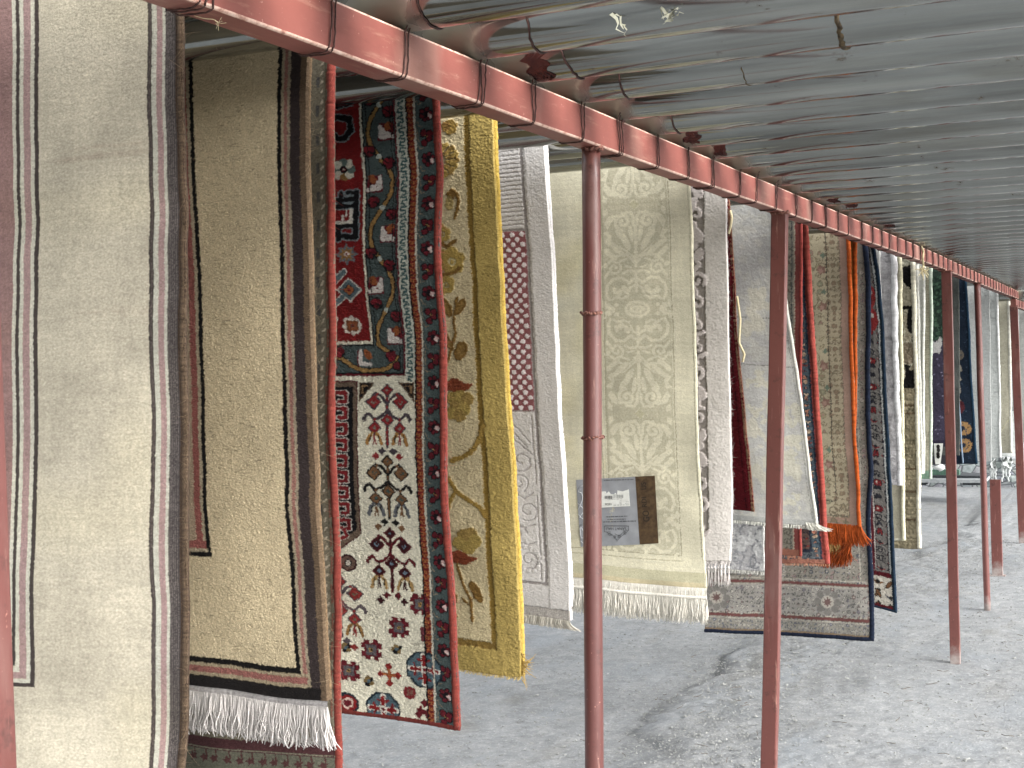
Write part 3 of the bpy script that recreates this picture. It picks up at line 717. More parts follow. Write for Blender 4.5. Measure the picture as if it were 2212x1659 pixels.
    V = np.stack([x0[:, None]-xs[None], np.repeat(yy[:, None], 20, 1), np.repeat(zz[:, None], 20, 1)], -1)
    mesh('top_fold', V.reshape(-1, 3), [grid_faces(len(yy), 20)], M_back, o, col=np.tile(lin('#c3b9a2'), (V.shape[0]*20, 1)))
    # white heading and fringe
    Bh = h.V[-1]; j = np.arange(0, Bh.shape[0]-8, 2); P = Bh[j]; t = np.linspace(0, 1, 6)
    V = np.stack([P[None]+np.array([.012, -.001, -1])*np.array([0, 1, .0115])*t_ for t_ in [0]*0]+[P+np.array([0, -.0005+.0008*math.sin(k*2), -.0105*k/5]) for k in range(6)])
    V[..., 1] += .002
    cc = np.tile(lin('#b9b4b2'), (V.shape[1]*6, 1))*(1+.12*rng.normal(0, 1, (V.shape[1]*6, 1)))
    mesh('fringe_heading', V.reshape(-1, 3), [grid_faces(6, len(j))], M_back, o, col=cc)
    fringe(h, -2, 322, .074, 520, '#d3cdc8', .00125, .16, parent=o, drop=-.010, curl=1.4, flare=.12, seedv=.22)
rug_beige()

# ---- 2: red oriental carpet
BL, BK, WH, RD, MR, TN, OB, TE = '#4a5654', '#121114', '#dfd8c0', '#7e1516', '#661722', '#a07a40', '#9c5426', '#40605f'
def tree(c, x, y0, y1, main, line_, tip, foot):
    L = y1-y0; Y = lambda f: y0+L*f
    c.line([(x, Y(.04)), (x, Y(.98))], 8, line_); c.line([(x, Y(.1)), (x, Y(.95))], 4, main)
    for sg in (-1, 1):
        c.line([(x, Y(.32)), (x+sg*14, Y(.20)), (x+sg*26, Y(.16))], 7, line_)
        c.line([(x, Y(.42)), (x+sg*16, Y(.52)), (x+sg*30, Y(.56)), (x+sg*42, Y(.47)), (x+sg*54, Y(.55))], 6.5, line_)
        c.line([(x+sg*42, Y(.47)), (x+sg*50, Y(.50)), (x+sg*52, Y(.58))], 6, line_)
        c.diam(x+sg*31, Y(.29), 19, line_); c.diam(x+sg*31, Y(.29), 15, main); c.diam(x+sg*31, Y(.29), 6, tip)
        c.line([(x+sg*31, Y(.29)), (x+sg*22, Y(.17))], 5, main)
        c.line([(x+sg*28, Y(.56)), (x+sg*28, Y(.64))], 5, main)
        c.diam(x+sg*29, Y(.69), 16, line_); c.diam(x+sg*29, Y(.69), 12.5, main); c.diam(x+sg*29, Y(.69), 5, tip)
        for u in (-1, 1):
            c.line([(x+sg*29+u*6, Y(.78)), (x+sg*29+u*13, Y(.84)), (x+sg*29+u*16, Y(.94))], 8, foot)
            c.line([(x+sg*29+u*9, Y(.80)), (x+sg*29+u*11, Y(.90))], 2.5, BK)
        c.line([(x+sg*29, Y(.80)), (x+sg*26, Y(.95))], 3.5, main); c.line([(x+sg*29, Y(.80)), (x+sg*32, Y(.95))], 3.5, main)
    c.diam(x, Y(.11), 15, line_); c.diam(x, Y(.11), 11.5, main); c.diam(x, Y(.11), 3, tip)
    c.diam(x, Y(.57), 17, line_); c.diam(x, Y(.57), 13.5, main); c.diam(x, Y(.57), 5, tip)
    for sg in (-1, 1):
        c.star(x+sg*13, Y(1.05), 10, line_, 4, .6); c.star(x+sg*27, Y(1.13), 10, main, 4, .6)
def hashx(c, x, y, r=23):
    a = r*.40
    for d_ in (-a, a):
        c.rect(x+d_-6, y-r, x+d_+6, y+r, MR); c.rect(x-r, y+d_-6, x+r, y+d_+6, MR)
    c.rect(x-a-2, y-a-2, x+a+2, y+a+2, '#5c5658'); c.rect(x-4, y-4, x+4, y+4, TN); c.rect(x-2, y-2, x+2, y+2, BK)
def medal(c, x, y, r):
    a = np.radians(np.arange(22.5, 382.5, 45)); f = lambda q: np.stack([x+q*np.cos(a), y+q*np.sin(a)], -1)
    c.poly(f(r), '#1d2a33'); c.poly(f(r-5), '#4d626a')
    for i in range(4):
        an = i*math.pi/2; u = np.array([math.cos(an), math.sin(an)]); p = np.array([x, y])
        c.line([p, p+u*r*.72], 12, '#d7cfc0'); c.line([p, p+u*r*.66], 8, RD)
        for s_ in (-1, 1):
            w_ = np.array([-u[1], u[0]])*s_; c.line([p+u*r*.42, p+u*r*.50+w_*r*.3], 5, RD)
    c.disc(x, y, r*.18, '#d7cfc0'); c.disc(x, y, r*.1, MR)
def rug_red():
    o = rug(2, 1, (970, 900), 'red and cream oriental carpet with small trees, bound with red yarn', )
    c = Cv(300, 90, 1640, WH)
    # main field and blue border, upper part
    c.rect(70, 90, 300, 813, BL)
    c.rect(166, 90, 300, 741, WH); c.rect(171, 90, 300, 734, RD); c.rect(163, 90, 166, 745, BK); c.rect(163, 741, 300, 745, BK)
    # vine border
    per = 226.; s_c = lambda t: 131+24*math.sin((t-330)*2*math.pi/per+math.pi)
    vt = np.arange(90, 800, 6.); V1 = [(s_c(t), t) for t in vt if t < 745]
    V1 += [(112, 770), (118, 785), (135, 796), (165, 800), (190, 800), (212, 790), (235, 772), (260, 765), (300, 770)]
    c.line(V1, 12, BK); c.line(V1, 7.5, TN)
    for i in range(8):
        t = 100+i*113.; x = s_c(t)
        if t > 740: continue
        for sg, dt_ in ((1, -14), (-1, 16)):
            cx_ = x+sg*20; cy_ = t+dt_
            c.disc(cx_, cy_, 14, BK); c.disc(cx_-5, cy_-4, 7, MR); c.disc(cx_+5, cy_-4, 7, '#851c28'); c.disc(cx_, cy_+5, 7, MR); c.line([(cx_, cy_), (x, t)], 3, BK)
        c.disc(x, t, 5.5, '#b9c0b4')
        t2 = t+56; x2 = 131-13*math.sin((t2-330)*2*math.pi/per+math.pi)*1.2; sg = 1 if x2 > 131 else -1
        c.poly([(x2-16, t2-16), (x2+14, t2-16), (x2+18, t2+22), (x2-18, t2+22)], MR)
        c.line([(x2-sg*11, t2-10), (x2-sg*11, t2+14), (x2+sg*13, t2+15)], 9, '#d9cfc6'); c.line([(x2-sg*4, t2-2), (x2-sg*4, t2+6), (x2+sg*8, t2+8)], 5, '#d9cfc6')
        c.disc(x2+sg*5, t2-8, 7.5, OB, 11, sg*.5); c.line([(x2-14, t2+21), (x2+14, t2+21)], 3, MR)
    for xx, yy in ((125, 768), (240, 758)):
        c.disc(xx, yy, 13, BK); c.disc(xx-5, yy-3, 7, MR); c.disc(xx+5, yy-3, 7, MR); c.disc(xx, yy+5, 7, '#851c28')
    for xx, yy in ((112, 790), (262, 788)):
        c.disc(xx, yy, 11, BK); c.disc(xx, yy, 8, MR)
    x2, y2 = 184, 772
    c.line([(x2+10, y2-16), (x2+10, y2+12), (x2-12, y2+14)], 9, '#d9cfc6'); c.disc(x2-6, y2-8, 7, OB, 12, .5); c.line([(x2+15, y2-18), (x2+15, y2+18)], 3, MR)
    for x in (99, 105): c.line([(x, 90), (x, 806)], 2.4, BK)
    c.line([(157, 90), (157, 735)], 2.4, BK)
    c.rect(96, 804, 300, 808, BK); c.rect(94, 808, 300, 813, MR); c.rect(93, 90, 97, 813, MR)
    # white band with teal scrolls, rope, outer guard
    c.rect(70, 90, 93, 820, '#c5c6b6')
    for i, t in enumerate(np.arange(96, 806, 21.5)):
        sg = 1 if i % 2 else -1
        c.line([(82+sg*6, t), (82-sg*5, t+1), (82-sg*6, t+8), (82+sg*3, t+9), (82+sg*5, t+15), (82-sg*3, t+17)], 4.2, TE)
    c.rect(67, 90, 70.5, 1640, BK); c.rect(54, 90, 67, 1640, '#a5602e')
    for t in np.arange(90, 1640, 12.):
        c.poly([(54, t), (61, t+3), (67, t), (67, t+5), (61, t+8), (54, t+5)], '#701c18'); c.disc(57.5, t+10, 2, '#701c18'); c.disc(64, t+10.5, 1.8, '#3b1614')
    c.rect(50, 90, 54, 1640, '#c9c1ae')
    c.rect(0, 90, 50, 1640, '#4b5856')
    for t in np.arange(100, 1640, 97.):
        for x, y in ((22, t+2), (34, t-10), (33, t+11), (20, t-8)):
            c.disc(x, y, 8.6, '#1b1318')
        for x, y in ((22, t+2), (34, t-10), (33, t+11), (20, t-8)): c.disc(x, y, 6.2, MR)
        c.line([(24, t), (30, t-4)], 1.5, TN)
        t2 = t+47
        for k in range(6):
            a = k*math.pi/3+.3; c.disc(27+10*math.cos(a), t2+11*math.sin(a), 6.4, '#1b1318')
        for k in range(6):
            a = k*math.pi/3+.3; c.disc(27+10*math.cos(a), t2+11*math.sin(a), 4.2, MR)
        c.disc(26, t2, 5.5, '#1b1318'); c.disc(20, t2+2, 4.6, '#dcb8b0'); c.disc(18, t2+6, 3, '#e6d6cc')
        c.line([(46, t+14), (44, t+24), (36, t+22)], 1.6, '#8d7a62'); c.line([(46, t+60), (43, t+70), (36, t+72)], 1.6, '#8d7a62'); c.line([(47, t-20), (46, t+8)], 1.4, '#8d7a62')
    # red field motifs
    for e in (4, 0):
        w_ = 14+e; cc = '#7f8a8c' if e else BK
        c.line([(188, 90), (188, 200), (240, 206), (300, 206)], w_, cc); c.line([(300, 230), (215, 230), (192, 236), (190, 262), (205, 278), (216, 278), (236, 262), (240, 250)], w_-2, cc)
    for k in range(8):
        a = k*math.pi/4; c.disc(211+16*math.cos(a), 348+16*math.sin(a), 9.5, '#8d6a36' if k == 2 else ('#cfc8b4' if k % 2 else '#5e6f68'))
    c.disc(211, 348, 8, BK); c.disc(211, 348, 4, MR); c.disc(211, 348, 1.5, '#cfc8b4')
    for e, cc in ((5, '#7a8588'), (0, BK)):
        for yy in (405, 492): c.line([(186, yy), (186, yy+10), (232, yy+10) if yy < 450 else (232, yy)], 11+e, cc)
        c.line([(186, 400), (186, 500)], 12+e, cc); c.line([(204, 400), (186, 400)], 10+e, cc); c.line([(204, 500), (186, 500)], 10+e, cc); c.line([(218, 400), (218, 430)], 11+e, cc); c.line([(186, 430), (240, 430)], 10+e, cc); c.line([(186, 474), (240, 474)], 10+e, cc); c.line([(222, 474), (222, 504)], 11+e, cc)
    c.line([(196, 440), (196, 466), (240, 466)], 7, '#d8d0c2'); c.line([(214, 452), (214, 464)], 6, '#d8d0c2'); c.line([(206, 440), (206, 452)], 4, '#d8d0c2'); c.line([(234, 440), (234, 466)], 6, '#d8d0c2')
    c.star(206, 538, 25, '#6c7174', 8, .6); c.star(206, 538, 18, '#9a7040', 8, .5); c.star(206, 538, 7, '#d8c8bc', 4, .5); c.star(206, 538, 3, RD, 4, .5)
    for e, cc in ((4, '#d8d2c4'), (0, '#5d6f74')):
        c.line([(262, 560), (238, 584), (252, 598), (262, 590)], 11+e, cc); c.line([(214, 576), (232, 594), (262, 622), (240, 650), (222, 634)], 10+e, cc)
        c.line([(262, 664), (244, 682), (256, 694)], 10+e, cc)
        c.diam(206, 618, 24+e, cc)
    c.diam(206, 618, 20, '#58686d'); c.diam(206, 618, 14, '#2b2c30'); c.diam(206, 618, 11, '#a05a2a'); c.diam(206, 618, 4, RD)
    for k in range(8): c.disc(208+15*math.cos(k*.785), 699+15*math.sin(k*.785), 6.5, '#ddd2c2')
    for k in range(4): c.disc(208+8*math.cos(k*1.571+.785), 699+8*math.sin(k*1.571+.785), 8, '#7d4a2a')
    for k in range(4): c.disc(208+7*math.cos(k*1.571+.785), 699+7*math.sin(k*1.571+.785), 5, '#96502a')
    c.disc(208, 699, 4, '#5a4a40'); c.disc(208, 699, 2, RD)
    # lower cream field: greek key frame on the left
    c.poly([(202, 826), (300, 826), (300, 1240), (258, 1212), (218, 1178), (202, 1166)], '#6b5848')
    c.line([(203.5, 826), (203.5, 1166), (219, 1180), (262, 1214)], 2.6, '#4d1a20')
    c.poly([(212, 836), (300, 836), (300, 1222), (258, 1196), (222, 1166), (212, 1158)], BK)
    c.rect(200, 823, 300, 826, '#4d1a20')
    for i in range(9):
        t = 850+i*36.
        if t > 1140: break
        for e, cc in ((4, '#c9c2b6'), (0, '#7c1c20')):
            c.line([(266, t), (252, t), (252, t), (228, t)], 9+e, cc); c.line([(228, t), (228, t+20), (243, t+20)], 8+e, cc); c.line([(252, t), (266, t+2), (300, t+2)], 9+e, cc); c.rect(254, t-5, 300, t+34, cc if e == 0 else '#7c1c20')
        c.rect(247, t+5, 256, t+14, BK); c.rect(247, t+26, 254, t+32, BK)
    for e, cc in ((3, '#c9c2b6'), (0, '#7c1c20')): c.line([(262, 1150), (240, 1158), (234, 1174), (248, 1180), (262, 1196)], 8+e, cc)
    # corner brackets
    for xa, sg in ((73, 1), (199, -1)):
        c.poly([(xa, 826), (xa+sg*36, 826), (xa, 872)], '#5d4732'); c.poly([(xa+sg*3, 829), (xa+sg*28, 829), (xa+sg*3, 862)], BK); c.line([(xa+sg*7, 850), (xa+sg*7, 835), (xa+sg*18, 835)], 3.5, '#8d6c46')
    tree(c, 136, 828, 972, '#8d2426', '#4a4046', '#7d7468', '#a87838')
    tree(c, 137, 986, 1130, '#7a5636', '#1d1b1a', '#3d4f4a', '#64666a')
    tree(c, 139, 1146, 1293, '#3a1418', '#5d1a20', '#6d7d8c', '#a8864e')
    tree(c, 252, 1262, 1405, '#8a2a26', '#5a4f52', '#68624e', '#9a7038')
    hashx(c, 127, 1370); hashx(c, 188, 1426); hashx(c, 239, 1479); hashx(c, 78, 1313)
    c.rect(70, 1362, 78, 1395, '#6a3036')
    for xx, yy in ((132, 1418), (197, 1497), (243, 1427)):
        for k in range(5): c.disc(xx+7*math.cos(k*1.256), yy+7*math.sin(k*1.256), 5.5, BK if k % 2 else '#7a6238')
        c.disc(xx, yy, 4, '#4d6068')
    for an in range(4):
        u, v = [(1, 0), (0, 1), (-1, 0), (0, -1)][an]
        c.line([(152, 1477), (152+u*20, 1477+v*20)], 8, '#9a3a22'); c.diam(152+u*19, 1477+v*19, 9, '#8d2420')
        c.line([(152, 1477), (152+u*12, 1477+v*12)], 4, '#a8642c')
    medal(c, 74, 1457, 43); medal(c, 168, 1556, 40); c.disc(243, 1552, 24, '#1d2a33'); c.disc(243, 1552, 19, RD); c.disc(243, 1552, 12, '#d7b8a8'); c.disc(243, 1552, 8, MR)
    for k in range(8): c.disc(108+9*math.cos(k*.785), 1512+9*math.sin(k*.785), 6, '#7c2024')
    c.rect(101, 1505, 115, 1519, '#7d5548'); c.rect(107, 1502, 109, 1522, RD)
    c.disc(234, 1235, 19, '#3a181c'); c.disc(234, 1235, 15, '#6b5246'); c.disc(234, 1235, 8, BK, 9); c.disc(234, 1235, 5.5, '#d4c8b8', 6.5); c.disc(234, 1235, 2, '#7a6a5c')
    for xx, yy in ((84, 1547), (76, 1530), (90, 1556), (72, 1553)): c.star(xx, yy, 11, '#6a1a22', 4, .55)
    c.rect(50, 90, 54, 1640, '#c9c1ae'); c.rect(54, 813, 67, 814, '#701c18'); c.rect(67, 90, 70.5, 1640, BK)
    edge = [(944, 200), (948, 330), (952, 480), (955, 620), (964, 720), (968, 950), (974, 1100), (981, 1300), (985, 1450), (992, 1575)]
    h = sheet('pile_face', o, 2, 1, edge, 1570, 1.15, 285, M_pile, c, ds=1.25, dt=1.25, pile=.0005, lump=.0006, jit=.75, fuzz=1.5, amp=.012, wl=.62, seed=3, tilt=-.052, over=False, tone=.10, thick=.010, sidecol='#8a4a40')
    binding(h, .0072, '#7d3a32', .10, parent=o); binding(h, .0058, '#6d302b', .10, parent=o, along='bottom', s1=290, off=(0, 0, -.002))
    fuzz(h, h.V[:, 0], 500, .014, '#b3584e', o)
    # near half, wrong side
    c = Cv(360, 90, 1740, '#6d6655')
    for t in np.arange(90, 1740, 62.):
        for k in range(3): c.line([(20+rng.integers(0, 6), t+k*20), (26, t+k*20+rng.integers(4, 10))], 4, '#a89c88')
        c.rect(13, t, 17, t+40, '#7a4e40'); c.rect(30, t+10, 37, t+34, '#4c4a48')
    c.rect(10, 90, 12.5, 1740, '#8b7f6c'); c.rect(17, 90, 19, 1740, '#57503f')
    c.rect(10, 1618, 360, 1740, '#5b5a4c'); c.rect(10, 1618, 360, 1645, '#46292a'); c.rect(10, 1640, 360, 1643, '#6d6a58')
    for i in range(14):
        x = 30+i*24+rng.integers(-3, 3); c.line([(x, 1660), (x+2, 1646)], 3, '#4a2a28'); c.star(x+5, 1664, 11, '#4a2c2a', 5, .5)
    edge = [(718, 150), (717, 400), (714, 620), (712, 900), (716, 1100), (720, 1350), (724, 1600)]
    h2 = sheet('back_face', o, 1, -1, edge, 1850, 1.15, 345, M_back, c, ds=1.6, dt=1.6, pile=.0002, lump=.0002, jit=.4, fuzz=.4, weave=.32, amp=.008, wl=.7, seed=4, over=.01, tone=.10, tilt=-.02)
    binding(h2, .0068, '#803d35', .10, parent=o); fuzz(h2, h2.V[:, 0], 420, .014, '#b3584e', o)
    a = np.linspace(0, np.pi/2, 9); y0, y1 = pipe_y(1), pipe_y(2)
    yy = np.concatenate([y0-RR*np.cos(a), y1+RR*np.cos(a[::-1])]); zz = np.concatenate([ZP+RR*np.sin(a), ZP+RR*np.sin(a[::-1])])
    xs = np.linspace(0, 1.1, 20); V = np.stack([np.interp(yy, [y0, y1], [h2.V[0, 0, 0], h.V[0, 0, 0]-.06])[:, None]-xs[None], np.repeat(yy[:, None], 20, 1), np.repeat(zz[:, None], 20, 1)], -1)
    mesh('top_fold', V.reshape(-1, 3), [grid_faces(len(yy), 20)], M_back, o, col=np.tile(lin('#6d6655'), (V.shape[0]*20, 1)))
rug_red()

# ---- 3: gold floral carpet
def rug_gold():
    o = rug(4, -1, (1100, 850), 'gold bordered beige carpet with brown flowers and one frayed corner')
    G, F_, B1, B2, RB = '#b2994e', '#c9b88e', '#93752e', '#7a5a22', '#7d3a1c'
    c = Cv(240, 200, 1500, F_)
    c.rect(0, 200, 62, 1500, G); c.rect(52, 200, 63, 1396, '#97792f'); c.h[:, :] = .0
    c.rect(0, 200, 50, 1500, None, 1.0); c.rect(0, 1408, 240, 1500, G, 1.0); c.rect(52, 1394, 240, 1408, '#8d7030', -1.); c.rect(52, 200, 62, 1396, None, -1.)
    X = lambda y: np.interp(y, [255, 1460], [1072, 1128])
    def s_(x, y): return X(y)-x
    def P(*pts): return [(s_(x, y), y) for x, y in pts]
    def blob(x, y, r, cc, n=6, k=.45, h=.8):
        for i in range(n):
            a = i*6.283/n+.3; c.disc(s_(x, y)+r*.6*math.cos(a), y+r*.6*math.sin(a), r*.48, cc, h=h)
        c.disc(s_(x, y), y, r*.62, cc, h=h)
    blob(980, 265, 16, B1); c.disc(s_(972, 262), 262, 10, B2, h=.7)
    for i in range(9):
        a = -1.6+i*.42; c.disc(s_(962, 337)-26*math.cos(a), 337+26*math.sin(a), 15, '#a1853c' if i % 2 else '#8d7031', 10, -a, h=.8)
    for i in range(7): 
        a = -1.4+i*.47; c.line([(s_(958, 337), 337), (s_(958, 337)-36*math.cos(a), 337+36*math.sin(a))], 2, '#cdbd94', -.5)
    c.disc(s_(953, 337), 337, 8, '#d8ccb4')
    c.line(P((975, 412), (985, 402), (996, 412), (1000, 430), (998, 450), (992, 466)), 7, B2, .8); c.disc(s_(983, 414), 414, 10, B2, 12, h=.8); c.disc(s_(980, 432), 432, 9, '#a08a50', 16, h=.5)
    for x, y, r in ((962, 498, 20), (982, 560, 30), (966, 610, 22)): blob(x, y, r, '#a58a3e'); c.disc(s_(x+3, y+2), y+2, r*.28, '#c9bb8c', h=.2, r0=.5)
    c.line(P((962, 520), (975, 528), (992, 515)), 9, B2, .6); c.line(P((960, 590), (990, 585), (1002, 575)), 7, B2, .6)
    c.line(P((995, 640), (988, 690), (992, 720), (980, 760), (970, 790)), 6, B2, .7)
    for x, y, r, ry, ro in ((970, 660, 12, 24, .5), (1003, 660, 9, 20, -.5), (1003, 757, 14, 23, -.45), (973, 735, 9, 26, .5)): c.disc(s_(x, y), y, r, B2, ry, ro, h=.7); c.disc(s_(x, y), y, r*.6, '#8a6a30', ry*.65, ro, h=.5)
    def bird(y0, dx=0):
        c.poly(P((970+dx, y0), (985+dx, y0-9), (1000+dx, y0-6), (1012+dx, y0+2), (1031+dx, y0+4), (1018+dx, y0+16), (1000+dx, y0+24), (980+dx, y0+20), (968+dx, y0+24)), RB, .8)
        c.line(P((978+dx, y0+10), (1005+dx, y0+10)), 2, '#5a2612')
    bird(826)
    for x, y in ((985, 862), (1003, 858), (1018, 862), (992, 880), (1010, 885), (982, 895), (1000, 900)): c.disc(s_(x, y), y, 14, '#a08840' if (x+y) % 2 else '#94793a', h=.7)
    c.line(P((978, 1000), (1010, 988), (1030, 970), (1043, 945), (1050, 920)), 11, B1, .7)
    c.line(P((972, 1042), (990, 1068), (1010, 1082), (1040, 1100), (1052, 1120)), 10, B1, .7); c.line(P((985, 1072), (975, 1090), (970, 1110)), 9, B1, .7)
    for x, y in ((1005, 1165), (1020, 1160), (1030, 1175), (995, 1182), (1015, 1190)): c.disc(s_(x, y), y, 15, '#a08840' if (x+y) % 2 else '#94793a', h=.7)
    bird(1206, 6)
    c.line(P((990, 1230), (1000, 1268), (1018, 1305), (1023, 1350)), 7, B2, .7); c.line(P((1000, 1305), (1012, 1315)), 6, B2, .7); c.disc(s_(1030, 1286), 1286, 11, B2, 25, .45, h=.7); c.line(P((1019, 1310), (1032, 1270)), 2, '#6a4a1c'); c.line(P((985, 1300), (978, 1330), (985, 1345)), 10, B2, .7)
    edge = [(1066, 255), (1069, 330), (1076, 450), (1086, 620), (1096, 830), (1108, 1060), (1116, 1240), (1126, 1450)]
    h = sheet('pile_face', o, 4, -1, edge, 1461, .95, 182, M_pile, c, ds=1.35, dt=1.35, pile=.0005, lump=.0007, jit=.8, fuzz=1.4, amp=.012, wl=.7, seed=5, tilt=-.068, tone=.08, thick=.020, hscale=.0034, sidecol='#c0a04a', over=.75)
    P_ = h.V[:, 0]+np.array([.0015, .009, 0]); fuzz(h, P_, 700, .009, '#d8bd68', o, rad=.0004)
    binding(h, .008, '#c4a653', .10, parent=o, off=(.003, .008, 0), twist=.2)  # paler than the border: the lit rim is put into the colour
    # frayed corner
    b0 = h.V[-1, 0]; n = 26; t = np.linspace(0, 1, 6)[None, :, None]; d = np.stack([.010+.018*rng.random(n), .01*rng.normal(0, 1, n), .02*rng.normal(0, 1, n)-.002], -1)
    Q = b0+np.array([0, .01, .022])+np.array([0, 0, .02])*rng.normal(0, .6, (n, 1))[:, None]+d[:, None]*t*np.array([1, 1, 1])
    V, F = tubes(Q, .0012*(1.2-t[..., 0])*np.ones((n, 1)), 4); mesh('frayed_corner', V, F, M_yarn, o, col=np.tile(lin('#b89b5c'), (len(V), 1)))
    fringe(h, 0, 180, .006, 260, '#c9b172', .0006, .4, name='cut_pile_edge', parent=o)
rug_gold()

# ---- 4: white rug with a dotted pink panel
def rug_white():
    o = rug(6, -1, (1210, 820), 'white plush rug with a dotted pink panel and short cream fringe')
    W_, GR, PK = '#d0cbc6', '#9b9490', '#8c5254'
    c = Cv(160, 280, 1380, W_)
    c.h[:] = 0; c.rect(0, 280, 44, 1380, '#d2cdc8', 1.)
    c.rect(48, 280, 55, 1272, GR, -1.4)
    c.rect(55, 280, 160, 1266, '#cfcac5')
    for t in np.arange(300, 492, 9.5): c.line([(56, t), (160, t+2)], 2.4, '#b5aeac', -1.)
    c.rect(55, 494, 160, 892, PK, -.4); c.rect(55, 490, 160, 495, GR, -1.); c.rect(55, 889, 160, 893, '#a99f9c', -1.)
    for i, t in enumerate(np.arange(502, 890, 11.2)):
        for x in np.arange(62+(i % 2)*10.5, 160, 21): c.disc(x, t, 5.2, '#d9cfce', h=.5)
    # carved scrolls in the lower panel
    def gv(P): c.line(P, 2.6, '#b9b2b0', -1.)
    for y0 in (900, 1075):
        gv([(62, y0), (62, y0+150 if y0 < 1000 else 1262)])
    gv([(68, 960), (90, 935), (110, 915)]); gv([(76, 970), (98, 945), (118, 920)]); gv([(66, 985), (95, 960), (125, 935)])
    gv(spiral(92, 1000, 26, 1.2, .5)); gv(spiral(100, 1048, 22, 1.3, 2.)); gv(spiral(84, 1110, 24, 1.3, 1.)); gv(spiral(88, 1218, 24, 1.5, .2)); gv(spiral(108, 1160, 20, 1.2, 3.))
    gv([(70, 1070), (90, 1085), (120, 1062)]); gv([(70, 1140), (96, 1150), (120, 1130)]); gv([(68, 1180), (92, 1186), (118, 1178)])
    for a in np.arange(0, 6.2, .5): c.disc(88+24*math.cos(a), 1218+26*math.sin(a), 4.4, None, h=.8)
    c.rect(48, 1266, 160, 1272, GR, -1.4)
    c.rect(0, 1320, 160, 1380, '#aaa39c', -1.5)
    for x in np.arange(2, 160, 3.1): c.rect(x, 1322, x+1.2, 1380, '#c4bdb4', -1.2)
    edge = [(1177, 318), (1183, 420), (1191, 560), (1200, 740), (1208, 900), (1219, 1080), (1227, 1230), (1231, 1330)]
    h = sheet('pile_face', o, 6, -1, edge, 1341, .85, 138, M_soft, c, ds=1.35, dt=1.35, pile=.00041, lump=.0003, jit=.6, fuzz=1.0, amp=.010, wl=.75, seed=6, tilt=-.062, tone=.04, thick=.018, hscale=.0018, sidecol='#e6e2e0', over=.7)  # side colour raised to carry the rim highlight
    binding(h, .0085, '#dedad8', .05, parent=o, off=(.003, .008, 0), twist=.1, i1=int(len(h.V)*.975)); fuzz(h, h.V[:, 0]+np.array([.004, .006, 0]), 420, .008, '#e8e4e2', o, rad=.0004)
    fringe(h, -1, 138, .026, 420, '#d5cfc2', .0008, .15, parent=o, seedv=.10, flare=.8, curl=.4)
rug_white()

